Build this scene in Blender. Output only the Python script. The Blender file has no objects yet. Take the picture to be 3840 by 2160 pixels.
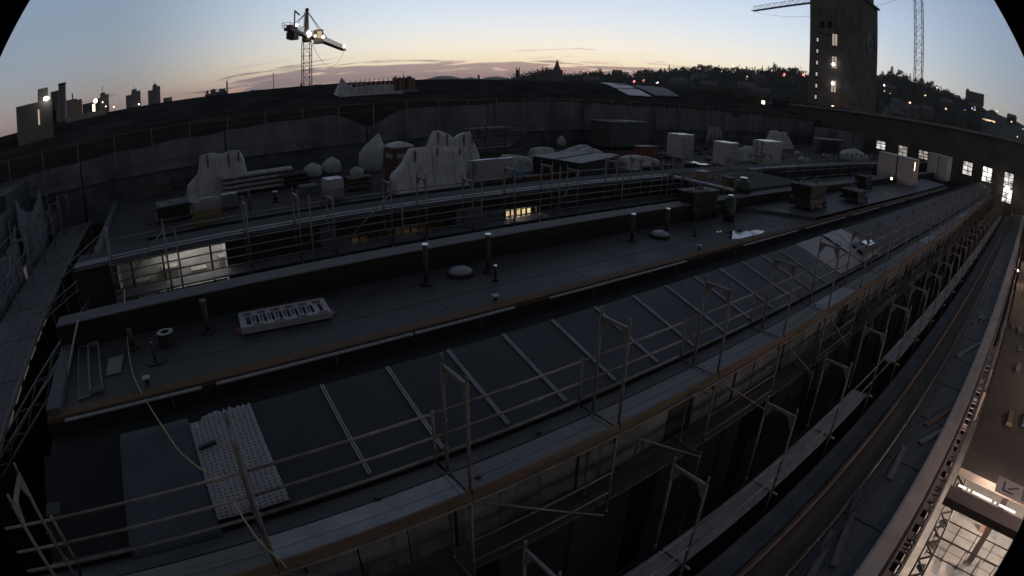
import bpy, math, random
from mathutils import Vector, Matrix, noise
PI = math.pi; R_ = math.radians
SC = bpy.context.scene
# ------------------------------------------------------------------ camera
# world axes: +X runs along the long roof, +Y across it, the camera sits at the origin of height
F = 2128.0; PITCH = R_(20.476); ROLL = R_(0.837); AZ = R_(36.145)
cd = bpy.data.cameras.new('camera'); cam = bpy.data.objects.new('camera', cd); SC.collection.objects.link(cam); SC.camera = cam
cd.type = 'PANO'
try: cd.panorama_type = 'FISHEYE_EQUISOLID'; cc = cd
except Exception: cc = cd.cycles; cc.panorama_type = 'FISHEYE_EQUISOLID'
cd.sensor_width = 36.0; cd.sensor_height = 24.0
cc.fisheye_lens = F / 3840 * 36.0
cc.fisheye_fov = 4 * math.asin(2105.0 / 2 / F)
cd.clip_start = 0.05; cd.clip_end = 9000
cam.matrix_world = Matrix.Rotation(-AZ, 4, 'Z') @ Matrix.Rotation(PI / 2 - PITCH, 4, 'X') @ Matrix.Rotation(ROLL, 4, 'Z')

def d(px, py):
    """direction seen at a pixel of the 3840x2160 photograph"""
    x = px - 1920; y = -(py - 1080); c, s = math.cos(ROLL), math.sin(ROLL); x, y = c * x - s * y, s * x + c * y
    r = math.hypot(x, y); th = 2 * math.asin(min(r / 2 / F, 1)); st = math.sin(th) / max(r, 1e-9)
    v = (x * st, math.cos(th), y * st); c, s = math.cos(PITCH), math.sin(PITCH)
    X = v[0]; Y = v[1] * c + v[2] * s; Z = -v[1] * s + v[2] * c
    c, s = math.cos(-AZ), math.sin(-AZ)
    return Vector((c * X - s * Y, s * X + c * Y, Z))
def onz(p, z): v = d(*p); return v * (z / v.z)
def ony(p, y): v = d(*p); return v * (y / v.y)
def onx(p, x): v = d(*p); return v * (x / v.x)
def atd(p, dist): v = d(*p); return v * (dist / math.hypot(v.x, v.y))
def up(base, p):
    """height reached above a ground point by the pixel p"""
    v = d(*p); t = (base.x * v.x + base.y * v.y) / (v.x ** 2 + v.y ** 2); return v.z * t - base.z
z1 = lambda x, y: (300 + x * .4487, 560 + y * .4487)
z2 = lambda x, y: (1000 + x * .3451, 460 + y * .3451)
z3 = lambda x, y: (1700 + x * .31746, 440 + y * .31746)
z4 = lambda x, y: (2300 + x * .31746, 440 + y * .31746)
z5 = lambda x, y: (2900 + x * .3589, 440 + y * .3589)
P = lambda x, y: (x * 1.4907, y * 1.4907)

# ------------------------------------------------------------------ world: dawn sky
SUN_AZ = R_(47.0); SUN_EL = R_(1.0)
W = bpy.data.worlds.new('World'); SC.world = W; W.use_nodes = True
nt = W.node_tree; N = nt.nodes; L = nt.links; N.clear()
def nd(t, **k):
    n = N.new(t)
    for a, b in k.items(): setattr(n, a, b)
    return n
def mth(op, a, b=None, c=None, clamp=False):
    n = nd('ShaderNodeMath', operation=op, use_clamp=clamp)
    for i, v in enumerate((a, b, c)):
        if v is None: continue
        if isinstance(v, (int, float)): n.inputs[i].default_value = v
        else: L.new(v, n.inputs[i])
    return n.outputs[0]
def s2l(c):
    return tuple(((v / 255) / 12.92 if v / 255 <= .04045 else ((v / 255 + .055) / 1.055) ** 2.4) for v in c) + (1,)
def ramp(fac, stops, k=1.0):
    n = nd('ShaderNodeValToRGB'); cr = n.color_ramp
    while len(cr.elements) < len(stops): cr.elements.new(0.5)
    for e, (p, c) in zip(cr.elements, stops):
        e.position = p; cl = s2l(c); e.color = (cl[0] * k, cl[1] * k, cl[2] * k, 1)
    L.new(fac, n.inputs[0]); return n.outputs[0]
tc = nd('ShaderNodeTexCoord'); sp = nd('ShaderNodeSeparateXYZ'); L.new(tc.outputs['Generated'], sp.inputs[0])
X_, Y_, Z_ = sp.outputs
el = mth('MULTIPLY', mth('ARCSINE', Z_), 180 / PI)
az = mth('MULTIPLY', mth('ARCTAN2', Y_, X_), 180 / PI)
hz = mth('SQRT', mth('ADD', mth('MULTIPLY', X_, X_), mth('MULTIPLY', Y_, Y_)))
dt = mth('DIVIDE', mth('ADD', mth('MULTIPLY', X_, math.cos(SUN_AZ)), mth('MULTIPLY', Y_, math.sin(SUN_AZ))), mth('MAXIMUM', hz, 0.001))
en = mth('POWER', mth('DIVIDE', mth('MAXIMUM', el, 0.0), 90.0, clamp=True), 0.5)   # 1deg .105, 3 .18, 5 .236, 8 .298, 12 .365, 20 .47, 40 .667
front = ramp(en, [(0, (222, 178, 162)), (.11, (255, 206, 172)), (.17, (255, 240, 206)), (.22, (246, 240, 226)), (.28, (220, 229, 236)), (.34, (196, 212, 234)), (.42, (158, 176, 206)), (.6, (88, 96, 110)), (1, (60, 63, 69))])
side = ramp(en, [(0, (136, 118, 118)), (.12, (166, 146, 140)), (.18, (156, 150, 147)), (.24, (147, 153, 160)), (.30, (138, 151, 166)), (.38, (130, 148, 170)), (.5, (100, 114, 134)), (0.7, (66, 72, 81)), (1, (60, 63, 69))])
back = ramp(en, [(0, (104, 92, 84)), (.25, (96, 92, 92)), (.5, (73, 75, 79)), (1, (60, 63, 69))])
def mixc(f, a, b):
    n = nd('ShaderNodeMix', data_type='RGBA'); L.new(f, n.inputs[0])
    for i, v in ((6, a), (7, b)):
        if isinstance(v, tuple): n.inputs[i].default_value = v
        else: L.new(v, n.inputs[i])
    return n.outputs[2]
def sm(v, a, b):
    n = nd('ShaderNodeMapRange', interpolation_type='SMOOTHSTEP'); L.new(v, n.inputs[0]); n.inputs[1].default_value = a; n.inputs[2].default_value = b; return n.outputs[0]
fs = sm(dt, 0.66, 0.99); sb = sm(dt, -0.25, 0.55)
sky = mixc(sb, back, mixc(fs, side, front))
# stretched dawn clouds low over the horizon
cv = nd('ShaderNodeCombineXYZ'); L.new(mth('MULTIPLY', az, 0.055), cv.inputs[0]); L.new(mth('ADD', mth('MULTIPLY', el, 1.15), mth('MULTIPLY', az, 0.045)), cv.inputs[1])
nz = nd('ShaderNodeTexNoise', noise_dimensions='2D'); L.new(cv.outputs[0], nz.inputs['Vector']); nz.inputs['Scale'].default_value = 2.5; nz.inputs['Detail'].default_value = 9; nz.inputs['Roughness'].default_value = .62; nz.inputs['Distortion'].default_value = .55
low = mth('MULTIPLY', sm(el, 0.4, 1.1), mth('SUBTRACT', 1.0, sm(el, 1.7, 3.6)))
azw = mth('MULTIPLY', sm(az, 24, 44), mth('SUBTRACT', 1.0, sm(az, 74, 92)))
thr = mth('SUBTRACT', 0.775, mth('ADD', mth('MULTIPLY', mth('MULTIPLY', low, azw), 0.345), mth('MULTIPLY', mth('SUBTRACT', 1.0, sm(el, 3.4, 6.8)), 0.125)))
cl = mth('MULTIPLY', mth('SUBTRACT', nz.outputs[0], thr), 9.0, clamp=True)
cl = mth('MULTIPLY', cl, 0.93)
ccol = mixc(fs, s2l((112, 106, 114)), s2l((168, 146, 146)))
sky2 = mixc(cl, sky, ccol)
st = nd('ShaderNodeTexSky'); st.sky_type = 'NISHITA'; st.sun_disc = False; st.sun_elevation = SUN_EL; st.sun_rotation = PI / 2 - SUN_AZ
b1 = nd('ShaderNodeBackground'); L.new(st.outputs[0], b1.inputs[0]); b1.inputs[1].default_value = 0.004
b2 = nd('ShaderNodeBackground'); L.new(sky2, b2.inputs[0]); b2.inputs[1].default_value = 1.12
ad = nd('ShaderNodeAddShader'); L.new(b1.outputs[0], ad.inputs[0]); L.new(b2.outputs[0], ad.inputs[1])
wo = nd('ShaderNodeOutputWorld'); L.new(ad.outputs[0], wo.inputs[0])
sl = bpy.data.lights.new('sun', 'SUN'); sl.energy = 0.02; sl.angle = R_(12); sl.color = (1, .8, .62)
so = bpy.data.objects.new('sun', sl); SC.collection.objects.link(so)
so.rotation_euler = Vector((-math.cos(SUN_AZ) * math.cos(SUN_EL), -math.sin(SUN_AZ) * math.cos(SUN_EL), -math.sin(SUN_EL))).to_track_quat('-Z', 'Y').to_euler()
SC.view_settings.view_transform = 'Standard'; SC.view_settings.look = 'None'; SC.view_settings.exposure = 0.0; SC.view_settings.gamma = 1.0
SC.cycles.max_bounces = 6; SC.cycles.diffuse_bounces = 3; SC.cycles.glossy_bounces = 3; SC.cycles.sample_clamp_indirect = 3.0
rnd = random.Random(7)

# ------------------------------------------------------------------ helpers
MATS = {}
def mat(name, col, rough=.8, metal=0.0, var=.25, scale=3.0, bump=0.0, spec=.5, emit=None, est=0.0, col2=None, trans=0.0, stretch=(1, 1, 1), bscale=None):
    if name in MATS: return MATS[name]
    m = bpy.data.materials.new(name); m.use_nodes = True; t = m.node_tree; n = t.nodes; b = n['Principled BSDF']
    b.inputs['Roughness'].default_value = rough; b.inputs['Metallic'].default_value = metal
    if 'Specular IOR Level' in b.inputs: b.inputs['Specular IOR Level'].default_value = spec
    tcx = n.new('ShaderNodeTexCoord'); mp = n.new('ShaderNodeMapping'); t.links.new(tcx.outputs['Object'], mp.inputs[0]); mp.inputs['Scale'].default_value = stretch
    nx = n.new('ShaderNodeTexNoise'); t.links.new(mp.outputs[0], nx.inputs['Vector']); nx.inputs['Scale'].default_value = scale; nx.inputs['Detail'].default_value = 6; nx.inputs['Roughness'].default_value = .65
    cr = n.new('ShaderNodeValToRGB'); t.links.new(nx.outputs[0], cr.inputs[0])
    c2 = col2 or tuple(v * (1 + var) for v in col); c1 = tuple(v * (1 - var) for v in col) if not col2 else col
    cr.color_ramp.elements[0].position = .33; cr.color_ramp.elements[0].color = (*c1, 1)
    cr.color_ramp.elements[1].position = .68; cr.color_ramp.elements[1].color = (*c2, 1)
    t.links.new(cr.outputs[0], b.inputs['Base Color'])
    mr = n.new('ShaderNodeMapRange'); t.links.new(nx.outputs[0], mr.inputs[0]); mr.inputs[1].default_value = .3; mr.inputs[2].default_value = .7
    mr.inputs[3].default_value = max(rough - .12, .02); mr.inputs[4].default_value = min(rough + .12, 1); t.links.new(mr.outputs[0], b.inputs['Roughness'])
    if bump:
        n2 = n.new('ShaderNodeTexNoise'); t.links.new(mp.outputs[0], n2.inputs['Vector']); n2.inputs['Scale'].default_value = bscale or scale * 4; n2.inputs['Detail'].default_value = 4
        bp = n.new('ShaderNodeBump'); bp.inputs['Strength'].default_value = bump; bp.inputs['Distance'].default_value = .03
        t.links.new(n2.outputs[0], bp.inputs['Height']); t.links.new(bp.outputs[0], b.inputs['Normal'])
    if emit: b.inputs['Emission Color'].default_value = (*emit, 1); b.inputs['Emission Strength'].default_value = est
    if trans: b.inputs['Transmission Weight'].default_value = trans
    MATS[name] = m; return m
def glow(name, col, st, ns=0):
    if name in MATS: return MATS[name]
    m = bpy.data.materials.new(name); m.use_nodes = True; n = m.node_tree.nodes; n.clear()
    e = n.new('ShaderNodeEmission'); e.inputs[0].default_value = (*col, 1); e.inputs[1].default_value = st
    if ns:   # things standing behind the pane
        tx = n.new('ShaderNodeTexCoord'); q = n.new('ShaderNodeTexNoise'); q.inputs['Scale'].default_value = ns; q.inputs['Detail'].default_value = 5; m.node_tree.links.new(tx.outputs['Object'], q.inputs['Vector'])
        r = n.new('ShaderNodeMapRange'); r.inputs[1].default_value = .35; r.inputs[2].default_value = .65; r.inputs[3].default_value = st * .25; r.inputs[4].default_value = st * 1.5; m.node_tree.links.new(q.outputs[0], r.inputs[0]); m.node_tree.links.new(r.outputs[0], e.inputs[1])
    o = n.new('ShaderNodeOutputMaterial'); m.node_tree.links.new(e.outputs[0], o.inputs[0]); MATS[name] = m; return m

class MB:
    def __init__(s): s.v = []; s.f = []; s.sm = []
    def poly(s, pts, smooth=False):
        k = len(s.v); s.v += [tuple(p) for p in pts]; s.f.append(tuple(range(k, k + len(pts)))); s.sm.append(smooth); return s
    def box(s, a, b):
        x0, y0, z0 = a; x1, y1, z1_ = b
        return s.hexa([(x0, y0, z0), (x1, y0, z0), (x1, y1, z0), (x0, y1, z0), (x0, y0, z1_), (x1, y0, z1_), (x1, y1, z1_), (x0, y1, z1_)])
    def hexa(s, p):
        k = len(s.v); s.v += [tuple(q) for q in p]
        for f in ((0, 3, 2, 1), (4, 5, 6, 7), (0, 1, 5, 4), (1, 2, 6, 5), (2, 3, 7, 6), (3, 0, 4, 7)): s.f.append(tuple(k + i for i in f)); s.sm.append(False)
        return s
    def bar(s, a, b, w, h=None, upv=(0, 0, 1)):
        h = h or w; a = Vector(a); b = Vector(b); t = (b - a).normalized(); u = t.cross(Vector(upv))
        if u.length < 1e-4: u = t.cross(Vector((1, 0, 0)))
        u.normalize(); n = u.cross(t); u = u * w / 2; n = n * h / 2
        return s.hexa([a - u - n, a + u - n, b + u - n, b - u - n, a - u + n, a + u + n, b + u + n, b - u + n])
    def tube(s, a, b, r, r2=None, n=6, cap=True, smooth=True):
        r2 = r if r2 is None else r2; a = Vector(a); b = Vector(b); t = (b - a).normalized(); u = t.cross(Vector((0, 0, 1)))
        if u.length < 1e-3: u = t.cross(Vector((1, 0, 0)))
        u.normalize(); w = u.cross(t); k = len(s.v)
        for c, rr in ((a, r), (b, r2)):
            for i in range(n): q = 2 * PI * i / n; s.v.append(tuple(c + u * math.cos(q) * rr + w * math.sin(q) * rr))
        for i in range(n): j = (i + 1) % n; s.f.append((k + i, k + j, k + n + j, k + n + i)); s.sm.append(smooth)
        if cap: s.f.append(tuple(k + i for i in range(n))[::-1]); s.sm.append(False); s.f.append(tuple(k + n + i for i in range(n))); s.sm.append(False)
        return s
    def path(s, pts, r, n=6):
        for a, b in zip(pts, pts[1:]): s.tube(a, b, r, n=n)
        return s
    def ball(s, c, r, seg=10, rings=6, sq=(1, 1, 1), jit=0.0, seed=0):
        k = len(s.v); c = Vector(c)
        for i in range(rings + 1):
            ph = PI * i / rings
            for j in range(seg):
                th = 2 * PI * j / seg; q = Vector((math.sin(ph) * math.cos(th), math.sin(ph) * math.sin(th), math.cos(ph)))
                rr = r * (1 + jit * noise.noise(q * 1.7 + Vector((seed, seed * .7, 0))))
                s.v.append(tuple(c + Vector((q.x * sq[0], q.y * sq[1], q.z * sq[2])) * rr))
        for i in range(rings):
            for j in range(seg): a = k + i * seg + j; b = k + i * seg + (j + 1) % seg; s.f.append((a, b, b + seg, a + seg)); s.sm.append(True)
        return s
    def rings(s, R, smooth=True, cap_top=True, close=True):
        k = len(s.v); n = len(R[0])
        for r in R: s.v += [tuple(p) for p in r]
        for i in range(len(R) - 1):
            for j in range(n if close else n - 1): a = k + i * n + j; b = k + i * n + (j + 1) % n; s.f.append((a, b, b + n, a + n)); s.sm.append(smooth)
        if cap_top: s.f.append(tuple(k + (len(R) - 1) * n + j for j in range(n))); s.sm.append(False)
        return s
    def build(s, name, m, parent=None):
        me = bpy.data.meshes.new(name); me.from_pydata(s.v, [], s.f); me.polygons.foreach_set('use_smooth', s.sm)
        me.materials.append(m); me.update(); o = bpy.data.objects.new(name, me); SC.collection.objects.link(o)
        if parent: o.parent = parent; o.matrix_parent_inverse = parent.matrix_world.inverted()
        return o
def tag(o, label=None, cat=None, group=None, kind=None):
    for k, v in (('label', label), ('category', cat), ('group', group), ('kind', kind)):
        if v: o[k] = v
    return o
def empty(name, loc, label, cat, group=None, rz=0):
    o = bpy.data.objects.new(name, None); SC.collection.objects.link(o); o.matrix_world = Matrix.Translation(Vector(loc)) @ Matrix.Rotation(rz, 4, 'Z')
    o.empty_display_size = .2; return tag(o, label, cat, group)
def copy_tree(o, parent=None):
    c = o.copy(); SC.collection.objects.link(c)
    if parent: c.parent = parent; c.matrix_parent_inverse = o.matrix_parent_inverse.copy()
    for ch in list(o.children): copy_tree(ch, c)
    return c
def place(o, loc, rz=0.0, sc=1.0):
    o.location = loc; o.rotation_euler = (0, 0, rz); o.scale = (sc, sc, sc) if isinstance(sc, (int, float)) else sc; return o
def local(fn, name, m, parent):
    """a part built around its thing's origin"""
    mb = MB(); fn(mb); o = mb.build(name, m); o.parent = parent; return o

M_bit = mat('bitumen roofing', (.052, .053, .056), .85, spec=.2, var=.3, scale=.8, bump=.25, bscale=60)
M_bitwet = mat('wet bitumen', (.034, .036, .039), .6, spec=.3, var=.5, col2=(.074, .076, .080), scale=1.1, bump=.3, bscale=45)
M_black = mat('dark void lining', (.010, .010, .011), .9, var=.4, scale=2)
M_dark = mat('dark painted wall', (.045, .046, .048), .8, var=.4, scale=1.3, bump=.2)
M_conc = mat('weathered concrete', (.17, .17, .175), .85, var=.22, scale=1.1, bump=.3)
M_stone = mat('rough shell limestone', (.15, .13, .11), .9, var=.28, scale=.7, bump=.6, bscale=2.2)
M_deck = mat('galvanised scaffold plank', (.185, .182, .186), .62, metal=.25, var=.3, scale=2.2, bump=.25, stretch=(.25, 3, 1))
M_deckd = mat('dirty scaffold plank', (.09, .095, .105), .75, metal=.1, var=.4, scale=1.6, bump=.3, stretch=(.3, 2, 1))
M_galv = mat('galvanised steel tube', (.30, .29, .28), .5, metal=.55, var=.3, scale=5)
M_rust = mat('rust stained steel tube', (.30, .20, .13), .7, metal=.2, var=.4, scale=6)
M_toe = mat('weathered timber toe board', (.17, .115, .085), .85, var=.4, scale=2.5, stretch=(.3, 2, 2), bump=.3)
M_timber = mat('raw timber', (.115, .065, .035), .85, var=.35, scale=2.0, stretch=(.3, 2, 2), bump=.3)
M_alu = mat('aluminium profile', (.36, .37, .40), .6, metal=.3, var=.2, scale=4)
M_glass = mat('dark roof panel', (.022, .026, .033), .5, col2=(.036, .041, .050), scale=.9, spec=.4, bump=.15, bscale=30)
M_sheet = mat('grey roofing sheet', (.18, .18, .20), .8, var=.2, scale=.9, bump=.3)
M_mem = mat('blue grey roofing membrane', (.055, .068, .084), .7, var=.25, scale=1.2, bump=.3)
M_white = mat('white plastic sheeting', (.47, .47, .50), .5, var=.22, scale=3.5, bump=.9, bscale=7, stretch=(1.6, 1, .35))
M_whited = mat('grey translucent sheeting', (.42, .43, .45), .5, var=.25, scale=2.5, bump=.6, bscale=6)
M_pack = mat('white shrink wrapped packs', (.52, .50, .50), .6, var=.15, scale=3)
M_orange = mat('orange painted plastic', (.20, .06, .03), .5, var=.25, scale=4)
M_red = mat('red reflective plastic', (.36, .05, .045), .5, var=.2, scale=4)
M_rwhite = mat('white moulded plastic', (.34, .34, .37), .5, var=.18, scale=5)
M_blackp = mat('black plastic', (.012, .012, .013), .5, var=.3, scale=5)
M_yel = mat('ochre painted metal', (.24, .16, .04), .6, var=.3, scale=3)
M_green = mat('dark green painted metal', (.022, .05, .04), .5, var=.3, scale=3)
M_rustp = mat('rusty brown pipe', (.05, .03, .025), .75, var=.4, scale=4)
M_shiny = mat('bright zinc cap', (.75, .76, .78), .3, metal=.8, var=.1, scale=4)
M_board = mat('printed fibre board', (.20, .20, .21), .8, var=.25, scale=3)
M_steelp = mat('grey steel plate', (.11, .11, .12), .6, metal=.3, var=.3, scale=3)
M_skyl = mat('white acrylic skylight', (.80, .82, .86), .12, metal=.92, var=.05, scale=2)
M_card = mat('plywood crate board', (.20, .15, .075), .85, var=.3, scale=3, stretch=(.4, 2, 2))
M_darkstuff = mat('dark machine paint', (.02, .02, .022), .6, var=.5, scale=3)
M_rope = mat('yellow cable sheath', (.42, .40, .20), .6, var=.2, scale=6)
M_cyan = mat('turquoise tarpaulin', (.05, .16, .17), .6, var=.3, scale=3, bump=.5, bscale=6)
M_tree = mat('dark evening foliage', (.060, .070, .050), .9, var=.5, scale=.4, spec=.1)
M_bark = mat('dark bark', (.05, .04, .03), .9, var=.3, scale=2)
M_net = mat('blue grey debris netting', (.165, .172, .19), .85, var=.4, spec=.1, scale=.55, bump=.5, bscale=1.6, stretch=(1, 1, .35))
M_crane = mat('red brown crane steel', (.13, .05, .045), .6, var=.3, scale=2)
M_craneg = mat('grey crane steel', (.22, .24, .26), .6, metal=.2, var=.2, scale=2)
G_lamp = glow('white lamp glow', (1, .93, .84), 7)
G_warm = glow('warm lamp glow', (1, .62, .36), 5)
G_red = glow('red lamp glow', (1, .25, .2), 4)
G_pink = glow('pink aviation lamp glow', (1, .62, .6), 7)
# ------------------------------------------------------------------ ground, roof building
ZR = -5.0      # roof with the stored materials
ZF = -4.93     # flat roof strip
g = MB(); g.poly([(-4000, -4000, -18), (4000, -4000, -18), (4000, 4000, -18), (-4000, 4000, -18)])
tag(g.build('ground', mat('dark city ground', (.035, .036, .036), .95, var=.4, scale=.01)), kind='structure')

bld = empty('station_wing_building', (0, 9, -18), 'long flat roofed building wing under repair with sloped dark glass strip and sunken courtyards', 'building')
def part(mb, name, m, label=None): return tag(mb.build(name, m, bld), label)
# facade below the near scaffold, with panel joints and openings
X0, X1 = -3.3, 90.0
m = MB()
xs = X0
cells = []
while xs < X1: cells.append(xs); xs += 1.02
m.box((X0, 7.05, -18), (X1, 7.35, -5.72))
part(m, 'wall', M_dark)
m = MB(); zs = [-18, -15.4, -13.1, -10.9, -8.7, -6.5, -5.75]
for i, x in enumerate(cells[:60]):
    for j in range(len(zs) - 1):
        if (i * 7 + j * 13) % 11 == 0 or (j in (2, 3) and i % 5 == 2): continue
        y = 6.98 - .03 * ((i * 5 + j * 3) % 3)
        m.box((x + .02, y, zs[j] + .03), (x + 1.0, 7.05, zs[j + 1] - .03))
part(m, 'cladding', mat('dark facade cladding', (.17, .19, .20), .7, var=.45, scale=.6, bump=.2), 'dark cladding panels with gaps and missing pieces')
# gutter ledge, sloped panels, gutter recess
part(MB().box((X0, 6.55, -5.95), (X1, 6.62, -5.60)), 'eaves_board', M_blackp)
def slopez(y): return -5.6 + (y - 6.6) / 2.1 * 0.6
def sl_quad(mb, xa, xb, ya=6.6, yb=8.7, dz=0.0, th=.05):
    return mb.hexa([(xa, ya, slopez(ya) + dz - th), (xb, ya, slopez(ya) + dz - th), (xb, yb, slopez(yb) + dz - th), (xa, yb, slopez(yb) + dz - th), (xa, ya, slopez(ya) + dz), (xb, ya, slopez(ya) + dz), (xb, yb, slopez(yb) + dz), (xa, yb, slopez(yb) + dz)])
part(sl_quad(MB(), .82, 19.0), 'glass_roof', M_glass)
part(sl_quad(MB(), X0, .80, dz=-.03, th=.1), 'roof_decking', M_black, 'bare black roof decking')
part(sl_quad(MB(), 25.2, X1), 'far_roof_sheet', mat('roof sheet with painted reflection', (.075, .08, .092), .7, var=.3, scale=.5, bump=.2))  # lighter blue grey paints in the reflection on the far slope
m = MB(); sl_quad(m, 19.0, 25.2, dz=-.01); part(m, 'roof_sheet', M_sheet)
# glazing bars: split rails, pale against the panels
for k in range(14):
    x = 2.19 + 1.312 * k; b = MB()
    for o in (-.022, .022): sl_quad(b, x + o - .013, x + o + .013, 6.64, 8.68, .03, .025)
    part(b, 'glazing_bar', M_alu)
for k in range(40):
    x = 26.3 + 1.55 * k; b = MB(); sl_quad(b, x - .02, x + .02, 6.64, 8.68, .012, .02); part(b, 'sheet_seam', M_steelp)
# dark gutter recess behind the slope, brackets, white rail, timber edge
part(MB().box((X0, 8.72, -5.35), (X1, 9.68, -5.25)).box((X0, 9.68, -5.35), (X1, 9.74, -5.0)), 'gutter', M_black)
for k, x in enumerate([a * 1.7 + 1.1 for a in range(-2, 34)]):
    part(MB().box((x, 9.62, -5.20), (x + .04, 9.67, -5.03)) if k % 2 else MB().box((x + .3, 8.80, -5.24), (x + .35, 8.84, -5.10)), 'gutter_bracket', M_steelp)
for a, b in ((-2.9, 0.05), (-1.0 + 1.35, 4.55), (4.6, 7.15), (8.2, 13.6), (17.0, 21.6), (22.4, 27.6), (28.6, 34), (35, 41), (42, 50), (51, 60)):
    part(MB().box((a, 9.64, -4.98), (b, 9.71, -4.945)), 'edge_rail', M_alu)
part(MB().box((X0, 9.75, -5.0), (62, 10.06, -4.90)), 'timber_edge', M_timber, 'ochre brown timber edge board')
# flat roof (wet bitumen) and its left upstand
m = MB(); m.box((X0 + .35, 10.07, -5.3), (24.5, 13.0, ZF)); part(m, 'flat_roof', M_bitwet, 'wet dark bitumen flat roof strip')
m = MB()
for k in range(14): x = -2.4 + k * 2.05; m.box((x, 10.1 + (k % 2), ZF), (x + .025, 11.0 + (k % 2), ZF + .006))
for yv in (11.0, 12.05): m.box((X0 + .4, yv, ZF), (24.4, yv + .022, ZF + .007))
part(m, 'roofing_lap', mat('bitumen lap', (.034, .038, .043), .7, var=.3, scale=2))
part(MB().box((X0, 9.9, -5.3), (X0 + .33, 13.0, -4.78)), 'side_upstand', mat('grey side upstand', (.085, .09, .10), .7, var=.3, scale=1.5), 'grey side upstand of the flat roof')
m = MB(); m.poly([(24.5, 10.07, -4.78), (62, 10.07, -4.78), (62, 13.0, -4.78), (22.3, 13.0, -4.78)]); m.poly([(24.5, 10.07, -5.0), (24.5, 10.07, -4.78), (22.3, 13, -4.78), (22.3, 13, -5.0)])
part(m, 'raised_roof', mat('raised bitumen deck', (.062, .068, .078), .6, var=.3, scale=.7, bump=.2), 'raised dark roof surface')
# upstand wall and its coping (the pale band)
ZB = -4.28
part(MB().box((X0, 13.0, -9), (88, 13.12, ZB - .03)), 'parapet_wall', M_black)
part(MB().box((X0, 12.97, ZB - .03), (88, 13.62, ZB)), 'parapet_coping', mat('pale dusty coping', (.11, .112, .12), .75, var=.3, scale=1.4, bump=.3), 'pale grey coping of the courtyard parapet')
# courtyards: pit floor, far facade, end walls
YF = 17.35; ZC = -4.05
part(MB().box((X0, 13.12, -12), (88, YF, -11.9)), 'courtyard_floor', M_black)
for xa, xb in ((22.3, 30.5), (57, 60)):
    part(MB().box((xa, 13.64, -11.9), (xb, YF, ZC - .16)), 'courtyard_bridge', M_dark)
    part(MB().box((xa, 13.65, ZC - .15), (xb, YF + .5, ZC - .1)), 'bridge_roof', M_bit)
m = MB().box((22.15, 13.64, ZC - .1), (22.5, YF, ZC)); part(m, 'courtyard_coping', M_alu, 'pale metal coping along the courtyard end')
part(MB().box((X0, 17.2, ZC - .12), (22.5, 17.78, ZC)), 'roof_edge', mat('pale metal roof edge', (.15, .155, .175), .6, metal=.2, var=.25, scale=.8), 'pale metal roof edge above the courtyard')
part(MB().box((30.5, 17.2, ZC - .12), (88, 17.78, ZC)), 'roof_edge', mat('pale metal roof edge', (.2, .2, .2)))
# rooms behind the courtyard facade
def room(xa, xb, zb, zt, dep, wm, lamps, lp):
    m = MB(); ya = YF + .02; yb = YF + dep
    m.poly([(xa, yb, zb), (xb, yb, zb), (xb, yb, zt), (xa, yb, zt)]).poly([(xa, ya, zb), (xb, ya, zb), (xb, yb, zb), (xa, yb, zb)])
    m.poly([(xa, ya, zt), (xa, yb, zt), (xb, yb, zt), (xb, ya, zt)]).poly([(xa, ya, zb), (xa, yb, zb), (xa, yb, zt), (xa, ya, zt)]).poly([(xb, ya, zb), (xb, ya, zt), (xb, yb, zt), (xb, yb, zb)])
    o = m.build('room', wm, bld)
    for (x, y) in lamps:
        l = MB().box((x - .45, y - .05, zt - .09), (x + .45, y + .05, zt - .05)).build('ceiling_lamp', lp); l.parent = o; l.matrix_parent_inverse = o.matrix_world.inverted()
    return o
ax = lambda p: ony(p, YF).x
ra, rb = ax(z1(300, 1000)), ax(z1(1240, 950))
wroom = mat('warm white room wall', (.42, .415, .40), .5, var=.3, scale=1.2)
room(ra, rb, -6.1, -4.22, 1.4, wroom, [(rb - .8, 18.1), (ra + 2.0, 18.2), (ra + 3.6, 18.2)], glow('room lamp', (1, .96, .90), 10))
rc, rd_ = ax(z3(605, 1100)), ax(z3(975, 1100))
room(rc, rd_, -5.35, -4.70, 1.4, mat('bright room wall', (.7, .64, .5), .6, var=.1, scale=2), [(rd_ - .6, 17.9), (rd_ - 1.6, 18.3)], glow('bright room lamp', (1, .88, .70), 20))
re_, rf = ax(z2(905, 1200)), ax(z2(1990, 1100))
room(re_, rf, -5.25, -4.75, 1.4, mat('olive room wall', (.24, .21, .14), .8, var=.4, scale=1.5), [(rf - 1.2, 18.2), (rf - 3.5, 18.2)], glow('dim room lamp', (1, .85, .65), .9))
# solid facade around the openings
m = MB()
def wallseg(xa, xb, za, zb): m.box((xa, YF, za), (xb, YF + .3, zb))
ops = sorted([(ra, rb, -6.1, -4.22), (re_, rf, -5.25, -4.75), (rc, rd_, -5.35, -4.70)])
cur = X0
for a, b, zb, zt in ops:
    if a > cur: wallseg(cur, a, -12, ZC - .13)
    wallseg(a, b, -12, zb); wallseg(a, b, zt, ZC - .13); cur = b
wallseg(cur, 88, -12, ZC - .13)
part(m, 'courtyard_facade', mat('dark courtyard facade', (.022, .023, .024), .8, var=.5, scale=1.4))
for xa, xb, za, zb in ((ax(z2(575, 1200)), ax(z2(745, 1200)), -5.6, -4.35), (ax(z2(745, 1200)), ax(z2(905, 1200)), -5.6, -4.75), (ax(z2(2050, 1000)), ax(z3(320, 1050)), -5.4, -4.45), (ax(z3(330, 1100)), ax(z3(590, 1100)), -5.5, -4.65)):
    part(MB().box((xa, YF - .05, za), (xb, YF - .01, zb)), 'insulation_board', mat('grey insulation board', (.15, .155, .17), .85, var=.3, scale=2))
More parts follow.
